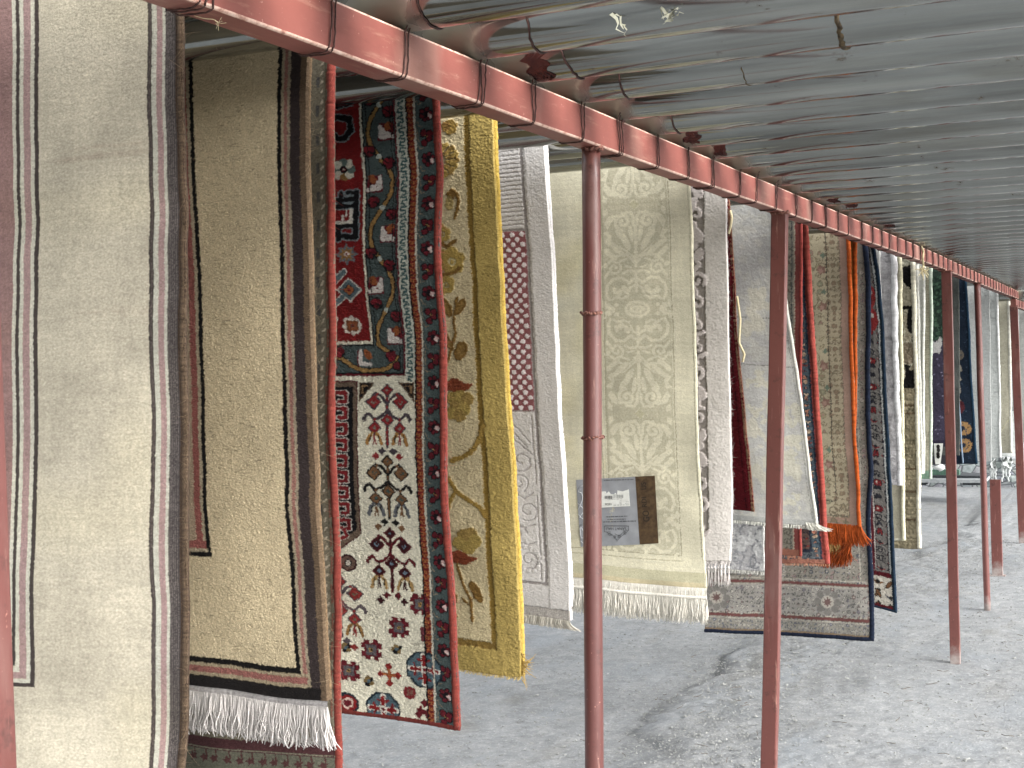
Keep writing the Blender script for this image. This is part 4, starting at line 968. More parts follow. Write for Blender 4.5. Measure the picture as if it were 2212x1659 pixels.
# ---- 5: cream damask, woven back, with its paper label
def rug_cream():
    o = rug(8, -1, (1500, 830), 'cream damask rug with scroll pattern, woven back and sticker towards us')
    BS, DKc, LT = '#d8d1b4', '#c9c2a6', '#dbd4b7'
    c = Cv(350, 330, 1300, BS)
    Y_, X_ = np.mgrid[0:c.H, 0:c.W]
    yel = np.clip(vnoise(X_, Y_*1.8, 120, 95)+.1, 0, 1)[..., None]*np.array([0, .02, .15])*(X_[..., None] > 195*1.5); c.a *= 1-yel
    pal = np.clip(vnoise(X_, Y_, 90, 96), 0, 1)[..., None]*(X_[..., None] > 195*1.5); c.a = c.a*(1-.3*pal)+.3*pal*lin('#c3c4b4')
    c.rect(50, 330, 190, 1202, DKc)
    for x in np.arange(50, 190, 3.): c.rect(x, 330, x+1.1, 1202, '#bdb69a')
    for x, cc in ((3, '#97917a'), (46, '#a59f85'), (192, '#a9a389'), (203, '#b1ab92'), (196, '#c9c4a8')): c.rect(x, 330, x+2.2, 1230, cc)
    c.rect(46, 1202, 350, 1204, '#a59f85')
    ctr, half, sc = 664.6, 231., 121
    def motif(draw):
        for blk in (-1, 0, 1, 2):
            for sv in (1, -1):
                for su in (1, -1):
                    draw(lambda u, v: (sc+su*u, ctr+blk*2*half+sv*v))
    def dl(P, w_, cc=LT): motif(lambda f: c.line([f(u, v) for u, v in P], w_, cc))
    def dd(u, v, r, ry=None, rot=0, cc=LT, r0=0): motif(lambda f: c.disc(*f(u, v), r, cc, ry, rot, r0=r0))
    def dp(P, cc=LT): motif(lambda f: c.poly([f(u, v) for u, v in P], cc))
    dd(0, 0, 27, 19); dd(0, 0, 21, 13, cc=DKc); dd(0, 0, 16, 8); dd(0, 0, 8, 4, cc=DKc); dd(0, 0, 4, 2)
    dl([(6, 66), (14, 58), (30, 70), (48, 68), (61, 54), (64, 36), (58, 22)], 6.5); dl([(0, 40), (0, 78)], 8); dl([(4, 52), (14, 46), (16, 36)], 5)
    dd(24, 44, 6, 10, .5); dd(36, 36, 6, 9, -.6); dd(46, 42, 5, 8, .2); dl([(18, 30), (30, 24), (44, 28), (52, 22)], 5); dd(54, 0, 8); dd(60, 8, 6); dd(44, 10, 5, 4)
    dd(70, 12, 5, 9); dl([(4, 84), (16, 86), (28, 80)], 5.5); dl([(10, 92), (22, 96)], 4)
    dl(spiral(46, 92, 15, 1.15, 2.4, 1), 5.5); dl([(58, 84), (66, 72)], 6); dd(66, 98, 7, 5, .6)
    # palmette
    dl([(0, 96), (0, 182)], 8); dp([(0, 100), (10, 106), (4, 120)])
    for u, v, r, ry, ro in ((22, 150, 7, 22, -.45), (40, 134, 6, 24, -.8), (54, 122, 5.5, 18, -.9), (10, 168, 5, 18, -.15), (34, 166, 5, 14, -.6)):
        motif(lambda f, u=u, v=v, r=r, ry=ry, ro=ro: (c.disc(*f(u, v), r, LT, ry, (ro if (f(1, 0)[0]-f(0, 0)[0])*(f(0, 1)[1]-f(0, 0)[1]) > 0 else -ro))))
    dl([(4, 104), (20, 122), (44, 118), (58, 104)], 5.5); dl([(4, 114), (22, 130), (34, 140)], 4); dl([(20, 112), (40, 104), (52, 110)], 4.5)
    dp([(56, 140), (68, 150), (60, 160), (70, 172), (58, 176), (52, 160)]); dd(62, 132, 6, 5)
    # scroll pair
    dl(spiral(26, 194, 19, 1.35, -1.4, 1), 7.5); dl([(28, 213), (10, 214), (4, 204), (4, 188)], 6.5); dl([(40, 208), (52, 200), (62, 190)], 7); dp([(48, 196), (60, 178), (66, 192), (58, 206), (46, 212)]); dp([(56, 214), (66, 206), (68, 220), (58, 226)])
    dd(0, half, 9.5, 9.5); motif(lambda f: c.poly([f(11, half), f(0, half-11), f(-11, half), f(0, half+11)], '#c2bb9a'))
    c.rect(0, 1204, 350, 1300, BS); c.rect(46, 1214, 350, 1216, '#b0a98c')
    c.rect(0, 1238, 350, 1300, '#bfb998'); c.rect(0, 1261, 350, 1300, '#c6b994')
    c.rect(190, 330, 192, 1202, '#b7b195')
    edge = [(1491, 395), (1496, 520), (1500, 700), (1504, 850), (1509, 1000), (1515, 1150), (1520, 1265)]
    h = sheet('back_face', o, 8, -1, edge, 1271, .95, 325, M_back, c, ds=1.35, dt=1.35, pile=.00015, lump=.0001, jit=.45, fuzz=.5, weave=.07, amp=.008, wl=.9, seed=7, tilt=-.055, tone=.05, thick=.009, sidecol='#d9d4b8', over=.7)
    binding(h, .0048, '#d2cdb4', .06, parent=o); fuzz(h, h.V[:, 0], 180, .008, '#e2dcc8', o)
    fringe(h, -1, 325, .106, 1600, '#e4dfd3', .0010, .16, parent=o, knots=True, seedv=.22, curl=.9)
    # net heading above the knots
    # label, glued to the cloth
    def L(x, y, dy): 
        p = at(x, y, 1, h.Y-.012-dy); return p
    def quad(name, pts, dy, mat, par, th=.0012):
        f = np.array([L(x, y, dy) for x, y in pts]); n = len(f); V = np.concatenate([f, f+np.array([0, th, 0])])
        F = [np.arange(n)[None, ::-1] if False else np.arange(n)[None], np.stack([np.arange(n), (np.arange(n)+1) % n, n+(np.arange(n)+1) % n, n+np.arange(n)], -1)[:, ::-1].copy()]
        ob = mesh(name, V, F, mat, par, smooth=False)
        return ob
    zx = lambda a, b: (1234.3+a/9.449, 1014.9+b/9.449)      # reading of the label close-up
    lab = quad('paper_label', [zx(95, 205), zx(1302, 140), zx(1395, 1525), zx(190, 1572)], 0, M_lgrey, o)
    quad('brown_band', [zx(1302, 140), zx(1700, 118), zx(1778, 1500), zx(1395, 1525)], .0004, M_lbrown, lab)
    quad('price_sticker', [zx(560, 450), zx(700, 440), zx(715, 485), zx(760, 440), zx(800, 495), zx(860, 500), zx(900, 470), zx(930, 520), zx(940, 420), zx(1040, 440), zx(1170, 400), zx(1196, 740), zx(570, 775)], .0008, M_paper, lab)
    def strips(name, rects, mat, dy=.0016):
        parts = []
        for x0, y0, x1, y1 in rects:
            f = np.array([L(*zx(x, y), dy) for x, y in ((x0, y0), (x1, y0), (x1, y1), (x0, y1))]); parts.append((f, [np.arange(4)[None]]))
        V, F = merge(parts); return mesh(name, V, F, mat, lab, smooth=False)
    rects = []; x = 680
    while x < 835: w_ = random.uniform(3, 12); rects.append((x, 530, x+w_, 592)); x += w_+random.uniform(3, 8)
    x = 850
    while x < 1062: w_ = random.uniform(3, 8); rects.append((x, 500+(x > 930)*8, x+w_, 576)); x += w_+random.uniform(8, 16)
    strips('barcode', rects, M_ink)
    rects = []
    for y, x0, x1, hh_ in ((215, 665, 1265, 22), (602, 740, 1030, 12), (722, 860, 1165, 13), (632, 985, 1018, 12), (662, 985, 1020, 12), (692, 985, 1028, 12), (655, 1110, 1160, 10), (690, 1095, 1162, 10), (960, 715, 1140, 24), (1017, 738, 1118, 22), (1065, 650, 1305, 24)):
        x = x0
        while x < x1:
            w_ = random.uniform(9, 20); n_ = random.randint(2, 6)
            for k in range(n_):
                if x > x1: break
                rects.append((x, y-hh_/2+random.uniform(-1, 3)+(x-x0)*-.03, x+w_*.5, y+hh_/2-random.uniform(0, 4)+(x-x0)*-.03)); x += w_*.78
            x += 12
    strips('small_print', rects, M_ink)
    rects = [(668, 1145, 1168, 1153), (668, 1262, 800, 1270), (1050, 1240, 1168, 1248), (668, 1145, 676, 1265), (1160, 1140, 1168, 1246), (690, 1130, 1130, 1134)]
    strips('name_frame', rects, M_ink)
    def curve(name, Ps, r, mat, dy=.0016):
        Q = [np.array([L(*zx(a, b), dy) for a, b in P_]) for P_ in Ps]
        parts = [tubes(q_, r, 4) for q_ in Q]; V, F = merge(parts); return mesh(name, V, F, mat, lab)
    curve('ornament', [[(a+960, b+1290) for a, b in zip(70*np.cos(np.linspace(.1, 3., 14)), 45*np.sin(np.linspace(.1, 3., 14)))], [tuple(p) for p in spiral(790, 1310, 42, 1.3, 0)], [tuple(p) for p in spiral(1090, 1295, 42, 1.3, 3.)], [tuple(p) for p in spiral(890, 1365, 32, 1.3, 1.)], [tuple(p) for p in spiral(985, 1360, 32, 1.3, 2.)], [(905, 1420), (940, 1455), (960, 1415)], [(720, 1275), (850, 1340), (935, 1430)], [(1150, 1255), (1040, 1340), (945, 1430)]], .0005, M_ink)
    curve('scroll_line', [[(250, 320), (190, 340), (145, 400), (150, 455), (205, 470), (230, 540), (215, 640), (170, 740), (140, 810)], [(120, 670), (180, 730), (250, 800)], [(135, 900), (200, 980), (250, 1010)], [(150, 985), (200, 920), (250, 860)], [(170, 1180), (210, 1110), (250, 1060)], [(175, 1180), (185, 1330), (205, 1395), (245, 1385)], [(190, 1160), (250, 1260)], [(190, 1450), (250, 1510)]], .0008, M_line)
    def text(body, zc_, size, rot, mat, dy, sx=1.):
        cu = bpy.data.curves.new('t', 'FONT'); cu.body = body; cu.align_x = 'CENTER'; cu.align_y = 'CENTER'; cu.size = 1
        ob = bpy.data.objects.new('t', cu); C.objects.link(ob); bpy.context.view_layer.update()
        me = ob.evaluated_get(bpy.context.evaluated_depsgraph_get()).to_mesh()
        n = len(me.vertices); a = np.empty(n*3, np.float32); me.vertices.foreach_get('co', a); a = a.reshape(-1, 3)
        Fs = [list(p_.vertices) for p_ in me.polygons]
        ob.to_mesh_clear(); bpy.data.objects.remove(ob)
        ca, sa = math.cos(rot), math.sin(rot); u = a[:, 0]*size*sx; v = a[:, 1]*size
        c0 = L(*zx(*zc_), dy); k_ = h.kx/9.449; kzz = h.kz/9.449
        V = np.stack([c0[0]+(u*ca-v*sa)*k_, np.full(n, c0[1]), c0[2]+(u*sa+v*ca)*kzz], -1)
        by = {}
        for f in Fs: by.setdefault(len(f), []).append(f)
        return mesh('lettering', V, [np.array(x_) for x_ in by.values()], mat, lab, smooth=False)
    text('SANAT HALI', (912, 1200), 82, math.pi+.04, M_ink, .0016, .95)
    text('18336', (757, 700), 66, math.pi+.03, M_inkd, .0018, .9)
    text('GO', (1530, 945), 190, math.pi/2+.06, M_inkd, .0018, .8)
    text('RDI', (1490, 660), 150, math.pi/2+.06, M_inkd, .0018, .9)
    text('US', (1480, 330), 150, math.pi/2+.06, M_inkd, .0018, .9)
rug_cream()

# ---- the farther rugs of the row
def persian(c, s0, s1, t0, t1, cols, cell=22, seed=0, dens=1., line_='#4a4a48'):
    """mirrored floral all-over drawn from palmettes, rosettes, curls and leaves"""
    r = np.random.default_rng(seed); mid = (s0+s1)/2; nu = max(1, int((s1-s0)/2/cell+.5)); nv = int((t1-t0)/cell)+1
    for i in range(nu+1):
        tile = [(r.integers(0, 5), r.random(), r.integers(0, len(cols)), r.random()*6.28, r.random()-.5) for _ in range(7)]
        for j in range(nv):
            kind, rr, ci, a, dv = tile[(j if (j//7) % 2 == 0 else 6-j % 7) % 7]
            if rr > dens: continue
            for sg in (-1, 1):
                x = mid+sg*(i+.3*dv)*cell; y = t0+(j+.5+.4*dv)*cell
                if not (s0-2 < x < s1+2): continue
                R_ = cell*.42; col = cols[ci]
                if kind == 0:
                    c.disc(x, y, R_, line_); 
                    for k in range(6): c.disc(x+R_*.55*math.cos(k*1.047), y+R_*.55*math.sin(k*1.047), R_*.34, col)
                    c.disc(x, y, R_*.3, cols[(ci+1) % len(cols)])
                elif kind == 1:
                    c.line(spiral(x, y, R_*1.05, 1.2, a if sg > 0 else math.pi-a, sg), cell*.11, line_); c.line([(x+R_, y), (x+sg*cell*.9, y+cell*.6)], cell*.09, line_)
                elif kind == 2:
                    c.disc(x, y, R_*.5, line_, R_*1.1, sg*(.6+dv)); c.disc(x, y, R_*.32, col, R_*.85, sg*(.6+dv))
                elif kind == 3:
                    c.poly([(x-R_, y+R_*.6), (x-R_*.5, y-R_*.4), (x, y-R_), (x+R_*.5, y-R_*.4), (x+R_, y+R_*.6), (x, y+R_*.2)], line_); c.poly([(x-R_*.6, y+R_*.35), (x, y-R_*.7), (x+R_*.6, y+R_*.35), (x, y+R_*.05)], col)
                else:
                    c.line([(x-R_, y), (x, y+R_*.5), (x+R_, y-R_*.4)], cell*.1, col); c.star(x, y, R_*.6, line_, 4, .5)

def rug_ivory():
    o = rug(10, -1, (1575, 800), 'ivory carved rug with a cut scroll border and knotted white fringe')
    c = Cv(110, 360, 1260, '#c9c2ba')
    c.rect(50, 360, 110, 1148, '#8d857d', -1.); c.rect(48, 360, 52, 1150, '#9b938b', -1.5)
    r = np.random.default_rng(3); t = 395
    while t < 1140:
        k = r.integers(0, 3); cc = '#b9afa9'
        if k == 0: c.line(spiral(66, t+18, 19, 1.1, r.random()*6, 1 if r.random() < .5 else -1), 9, cc, .8); c.disc(74, t+42, 10, cc, 14, .5, h=.8); t += 50
        elif k == 1: c.line([(56, t), (72, t+14), (60, t+32), (74, t+46)], 10, cc, .8); c.disc(58, t+12, 8, cc, 12, -.4, h=.8); t += 48
        else: c.disc(62, t+14, 12, cc, 18, .5, h=.8); c.disc(72, t+38, 9, cc, 14, -.6, h=.8); c.line([(80, t), (66, t+26), (80, t+50)], 6, cc, .8); t += 46
    c.rect(0, 1214, 110, 1260, '#9d958c', -1.)
    edge = [(1568, 430), (1571, 600), (1574, 800), (1578, 950), (1580, 1080), (1575, 1225)]
    h = sheet('pile_face', o, 10, -1, edge, 1214, .75, 85, M_soft, c, pile=.00041, lump=.0005, amp=.010, wl=.6, seed=8, tilt=-.04, tone=.04, thick=.016, hscale=.004, sidecol='#dcd5d0')
    binding(h, .008, '#cfc7c2', .06, parent=o, off=(-.002, .006, 0), twist=.1); fuzz(h, h.V[:, 0]+np.array([.004, .004, 0]), 520, .008, '#e0dad6', o)
    fringe(h, 0, 85, .080, 190, '#d6cfca', .0012, .15, parent=o, knots=True)
rug_ivory()

def rug_burgundy():
    o = rug(11, -1, (1605, 800), 'narrow dark burgundy velvet rug with a tan cord edge and yellow ribbon')
    c = Cv(80, 400, 1130, '#66141d'); c.rect(8, 400, 11, 1130, '#7c1e28'); c.rect(16, 400, 18, 1130, '#3a0c12')
    h = sheet('pile_face', o, 11, -1, [(1576, 440), (1580, 520), (1591, 680), (1601, 800), (1612, 900), (1623, 1020), (1631, 1108)], 1105, .6, 70, M_pile, c, pile=.0006, lump=.001, amp=.008, wl=.5, seed=9, tilt=-.09, tone=.10, thick=.012)
    binding(h, .0055, '#8d6a55', .2, parent=o, twist=1.)
    for i, (P, lab) in enumerate((([(1577, 455), (1581, 470), (1578, 490), (1574, 505)], 'ribbon'), ([(1592, 640), (1599, 690), (1596, 740), (1608, 765), (1604, 782)], 'ribbon'))):
        Q = np.array([at(x, y, 1, h.Y-.012) for x, y in P]); t = np.linspace(0, len(Q)-1, 30); Q = np.stack([np.interp(t, range(len(Q)), Q[:, k]) for k in range(3)], -1)
        V, F = tubes(Q, .0042, 6); mesh('ribbon', V, F, M_twine, o)
    fuzz(h, h.V[:, 0], 320, .012, '#b09a74', o, rad=.0005)
rug_burgundy()

def rug_grey():
    o = rug(13, -1, (1720, 800), 'pale grey floral rug, its back side hanging askew with a white edge')
    c = Cv(230, 380, 1180, '#b7b6b0')
    r = np.random.default_rng(11)
    Y_, X_ = np.mgrid[0:c.H, 0:c.W]; n1 = vnoise(X_, Y_*1.3, 26, 97)+.6*vnoise(X_, Y_, 11, 98)+.5*vnoise(X_, Y_, 70, 99); m = (n1 > .18)[..., None]
    c.a = np.where(m, lin('#bfbdb3'), c.a); m2 = (vnoise(X_, Y_, 130, 100) > .1)[..., None] & m; c.a = np.where(m2, lin('#c5c1ae'), c.a)
    for t in (690, 795): c.line([(0, t), (230, t-14)], 1.6, '#82827c')
    for (x, y) in ((60, 640), (95, 700), (50, 900), (120, 950), (40, 1010), (90, 1050)):
        for k in range(5): c.disc(x+r.normal(0, 14), y+r.normal(0, 14), 10, '#c6c2b0', 20, r.random()*3)
    c.rect(0, 380, 7, 1180, '#b9b8ae'); c.rect(10, 380, 11.5, 1180, '#8e8e86'); c.rect(0, 1128, 230, 1180, '#a9aaa4')
    h = sheet('back_face', o, 13, -1, [(1680, 440), (1689, 560), (1700, 668), (1718, 790), (1738, 930), (1754, 1050), (1765, 1135)], 1140, .95, 215, M_back, c, pile=.0003, lump=.0003, amp=.012, wl=.6, seed=10, tilt=-.075, weave=.06, tone=.05, thick=.008, over=.01)
    binding(h, .007, '#d4d3c8', .06, parent=o)
    fringe(h, 0, 215, .014, 420, '#d6d5cb', .001, .3, parent=o); fringe(h, -4, 26, .030, 160, '#dad8cc', .0012, .5, name='corner_tassel', parent=o, flare=.9, drop=.012)
    c = Cv(110, 1080, 1260, '#b3b1b1')
    for k in range(26): c.line(spiral(r.random()*110, 1150+r.random()*80, 14+10*r.random(), .8, r.random()*6), 4, ['#9a9a9c', '#c6c5c3', '#8b8c8f'][k % 3])
    for k in range(12): c.disc(r.random()*110, 1150+r.random()*80, 5+5*r.random(), '#c8c7c5', 12, r.random()*3)
    c.rect(0, 1080, 4, 1260, '#c9c8c4')
    h = sheet('pile_face', o, 13, 1, [(1640, 440), (1648, 900), (1650, 1245)], 1236, .75, 100, M_soft, c, pile=.0006, lump=.0012, amp=.006, wl=.6, seed=12, tilt=-.02, tone=.05, over=False)
    fringe(h, 0, 100, .016, 260, '#d2d0c8', .001, .2, parent=o)
rug_grey()

def rug_oriental_red():
    o = rug(15, -1, (1760, 850), 'oriental rug with a red yarn edge between the grey floral and orange fringed rugs')
    c = Cv(120, 460, 1240, '#7a7467'); persian(c, 20, 120, 460, 1200, ['#8f7a66', '#9a8f7c', '#6d5a4c'], 20, 5, .9, '#565248')
    c.rect(0, 460, 16, 1240, '#7b3d38'); c.rect(16, 460, 18, 1240, '#a89c88'); c.rect(22, 460, 24, 1240, '#3f4244'); c.rect(0, 1186, 120, 1240, '#8e5a48')
    h = sheet('back_face', o, 15, -1, [(1733, 480), (1733, 800), (1731, 1200)], 1200, .7, 100, M_back, c, pile=.0003, lump=.0002, amp=.004, wl=.7, seed=13, tilt=-.03, weave=.07, tone=.06, over=.01)
    binding(h, .006, '#96453f', .1, parent=o); fringe(h, 0, 100, .012, 120, '#b07a62', .001, .4, parent=o)
    c = Cv(130, 460, 1260, '#5b4740'); persian(c, 34, 130, 460, 1240, ['#8a3a2c', '#4a6670', '#a8805a', '#7c2c24'], 17, 6, 1., '#2a2a30')
    c.rect(0, 460, 14, 1260, '#8f3f38'); c.rect(14, 460, 18, 1260, '#26303c'); c.rect(18, 460, 34, 1260, '#4d5a62'); persian(c, 18, 34, 460, 1240, ['#b07a60', '#8a3a2c', '#c0a88c'], 12, 7, 1., '#2a323c'); c.rect(34, 460, 38, 1200, '#262a36')
    c.rect(38, 1190, 130, 1196, '#262a36'); c.rect(18, 1196, 130, 1212, '#5a5f62'); persian(c, 18, 130, 1196, 1212, ['#b07a60', '#8a3a2c'], 12, 8, 1., '#2a323c'); c.rect(0, 1212, 130, 1260, '#94604e')
    h = sheet('pile_face', o, 15, 1, [(1745, 490), (1750, 560), (1760, 720), (1768, 850), (1776, 980), (1784, 1120), (1791, 1228)], 1222, .75, 115, M_pile, c, pile=.0007, lump=.0012, amp=.006, wl=.7, seed=14, tilt=-.03, tone=.09, over=False, thick=.012)
    binding(h, .0125, '#9c4b42', .12, parent=o); fringe(h, 0, 115, .010, 120, '#b98a70', .001, .4, parent=o)
rug_oriental_red()

def rug_orange():
    o = rug(19, -1, (1850, 850), 'beige floral rug with bright orange cord edges and orange fringe')
    c = Cv(150, 500, 1180, '#b2a688'); persian(c, 56, 150, 500, 1084, ['#9b9070', '#a08072', '#8c8a70', '#aaa07e'], 17, 15, .95, '#84785f')
    for t in (560, 640, 770, 850, 985): 
        c.star(64, t+20, 13, '#8a6a5c', 5, .55); c.disc(66, t+22, 5, '#a88676'); c.star(60, t-12, 8, '#6c7a68', 4, .5); c.line(spiral(92, t, 26, 1.1, .5), 2.2, '#85795f')
    c.rect(24, 500, 54, 1120, '#ada083'); persian(c, 26, 52, 500, 1120, ['#95866a', '#8c7660'], 13, 16, 1., '#7c705a'); c.rect(0, 500, 24, 1180, '#a48573'); c.rect(52, 500, 54, 1085, '#4c4840'); c.rect(24, 500, 25.5, 1116, '#6c6456'); c.rect(54, 1084, 150, 1086, '#4c4840'); c.rect(24, 1116, 150, 1118, '#6c6456'); c.rect(0, 1120, 150, 1180, '#a48573')
    persian(c, 24, 150, 1088, 1114, ['#95866a', '#8c7660'], 26, 17, 1., '#786c58')
    h = sheet('back_face', o, 19, -1, [(1836, 525), (1840, 640), (1844, 800), (1850, 950), (1858, 1060), (1862, 1144)], 1138, .8, 135, M_back, c, pile=.0003, lump=.0002, amp=.006, wl=.8, seed=15, tilt=-.03, weave=.05, tone=.05, over=.01)
    OR = '#a84f22'
    binding(h, .0095, OR, .15, parent=o); fringe(h, -4, 135, .105, 900, OR, .0016, .45, parent=o, var=.3, drop=.008, seedv=.35, curl=.6, flare=.15)
    h2 = sheet('pile_face', o, 19, 1, [(1851, 525), (1851, 800), (1848, 1000), (1840, 1180)], 1172, .7, 120, M_pile, None, '#a0632f', pile=.0007, amp=.005, seed=16, over=False)
    binding(h2, .0095, OR, .15, parent=o, i1=int(len(h2.V)*.8)); fringe(h2, -14, 60, .125, 700, '#9a4820', .0016, .45, parent=o, var=.3, seedv=.5, curl=.7, tiltx=-.25)
    fringe(h2, 20, 70, .06, 160, '#9a8050', .0013, .4, name='gold_fringe', parent=o)
rug_orange()

def rug_navy():
    o = rug(21, -1, (1886, 1000), 'large faded persian rug with thick navy edges, reaching lowest of the row')
    c = Cv(430, 560, 1420, '#8a857a'); persian(c, 10, 430, 560, 1400, ['#aaa396', '#75727a', '#95807a', '#5c5f66'], 12, 25, 1., '#55544f')
    for t0, t1, cc in ((1262, 1268, '#6e4440'), (1256, 1258, '#b0aa9c'), (1270, 1272, '#b0aa9c'), (1338, 1345, '#6e4440'), (1335, 1337, '#b0aa9c'), (1347, 1349, '#b0aa9c')): c.rect(8, t0, 430, t1, cc)
    c.rect(8, 1272, 430, 1335, '#96928a'); persian(c, 8, 430, 1273, 1335, ['#b4aea2', '#77747a', '#7e6a66'], 11, 26, 1., '#5a5856')
    for x in (100, 340): 
        for k in range(8): c.disc(x+22*math.cos(k*.785), 1304+22*math.sin(k*.785), 8, '#7a7670'); c.disc(x, 1304, 14, '#a8a296'); c.star(x, 1304, 12, '#6c5450', 8, .5)
    c.rect(8, 1349, 430, 1378, '#8d897e'); persian(c, 8, 430, 1349, 1374, ['#aaa498', '#6d6d78'], 9, 27, 1., '#5c5c60'); c.rect(0, 1372, 430, 1420, '#7d6a54')
    c.rect(26, 560, 28, 1256, '#b0aa9c')
    h = sheet('back_face', o, 21, -1, [(1875, 545), (1882, 620), (1880, 760), (1881, 900), (1886, 1020), (1882, 1120), (1886, 1240), (1889, 1382)], 1380, .845, 385, M_back, c, ds=1.4, dt=1.5, pile=.0003, lump=.0002, amp=.010, wl=.9, seed=17, wide=1.0, weave=.05, tone=.07, over=.01)
    NV = '#1a2130'
    binding(h, .013, NV, .15, parent=o); binding(h, .010, NV, .15, parent=o, along='bottom')
    c = Cv(70, 540, 1350, '#77736e'); persian(c, 10, 50, 540, 1240, ['#7a2426', '#b8b0a2', '#8d5a50', '#2e2e34'], 19, 28, 1., '#25252b')
    c.rect(0, 540, 9, 1350, '#22343f'); c.rect(9, 540, 12, 1350, '#aeb0ac'); c.rect(12, 540, 14, 1350, '#26262c'); c.rect(38, 540, 40, 1240, '#26262c'); c.rect(40, 540, 43, 1240, '#b0a8a0'); c.rect(43, 540, 70, 1240, '#571c26')
    for t, cc in ((640, '#8f2c2c'), (690, '#8f2c2c')): c.disc(26, t, 14, cc, 26); c.disc(24, t-8, 5, '#c6bfb2')
    c.rect(9, 1242, 70, 1253, '#57161f'); c.rect(9, 1253, 70, 1314, '#bdb6a8'); persian(c, 9, 70, 1255, 1313, ['#6a4a30', '#7a5a3a', '#4a5058'], 24, 29, 1., '#2a2622'); c.rect(9, 1314, 70, 1322, '#57161f'); c.rect(9, 1322, 70, 1350, '#5c5a60'); persian(c, 9, 70, 1322, 1345, ['#8a2c30', '#a09a90'], 12, 30, 1., '#24242c')
    h = sheet('pile_face', o, 21, 1, [(1893, 560), (1902, 620), (1908, 700), (1913, 800), (1919, 930), (1928, 1106), (1934, 1220), (1938, 1325)], 1322, .9, 60, M_pile, c, ds=1.2, dt=1.3, pile=.0007, lump=.0012, amp=.004, wl=.7, seed=18, tilt=-.20, tone=.09, over=False, thick=.012)
    binding(h, .0085, '#202e3d', .15, parent=o); binding(h, .007, '#202e3d', .15, parent=o, along='bottom', s1=58)
rug_navy()

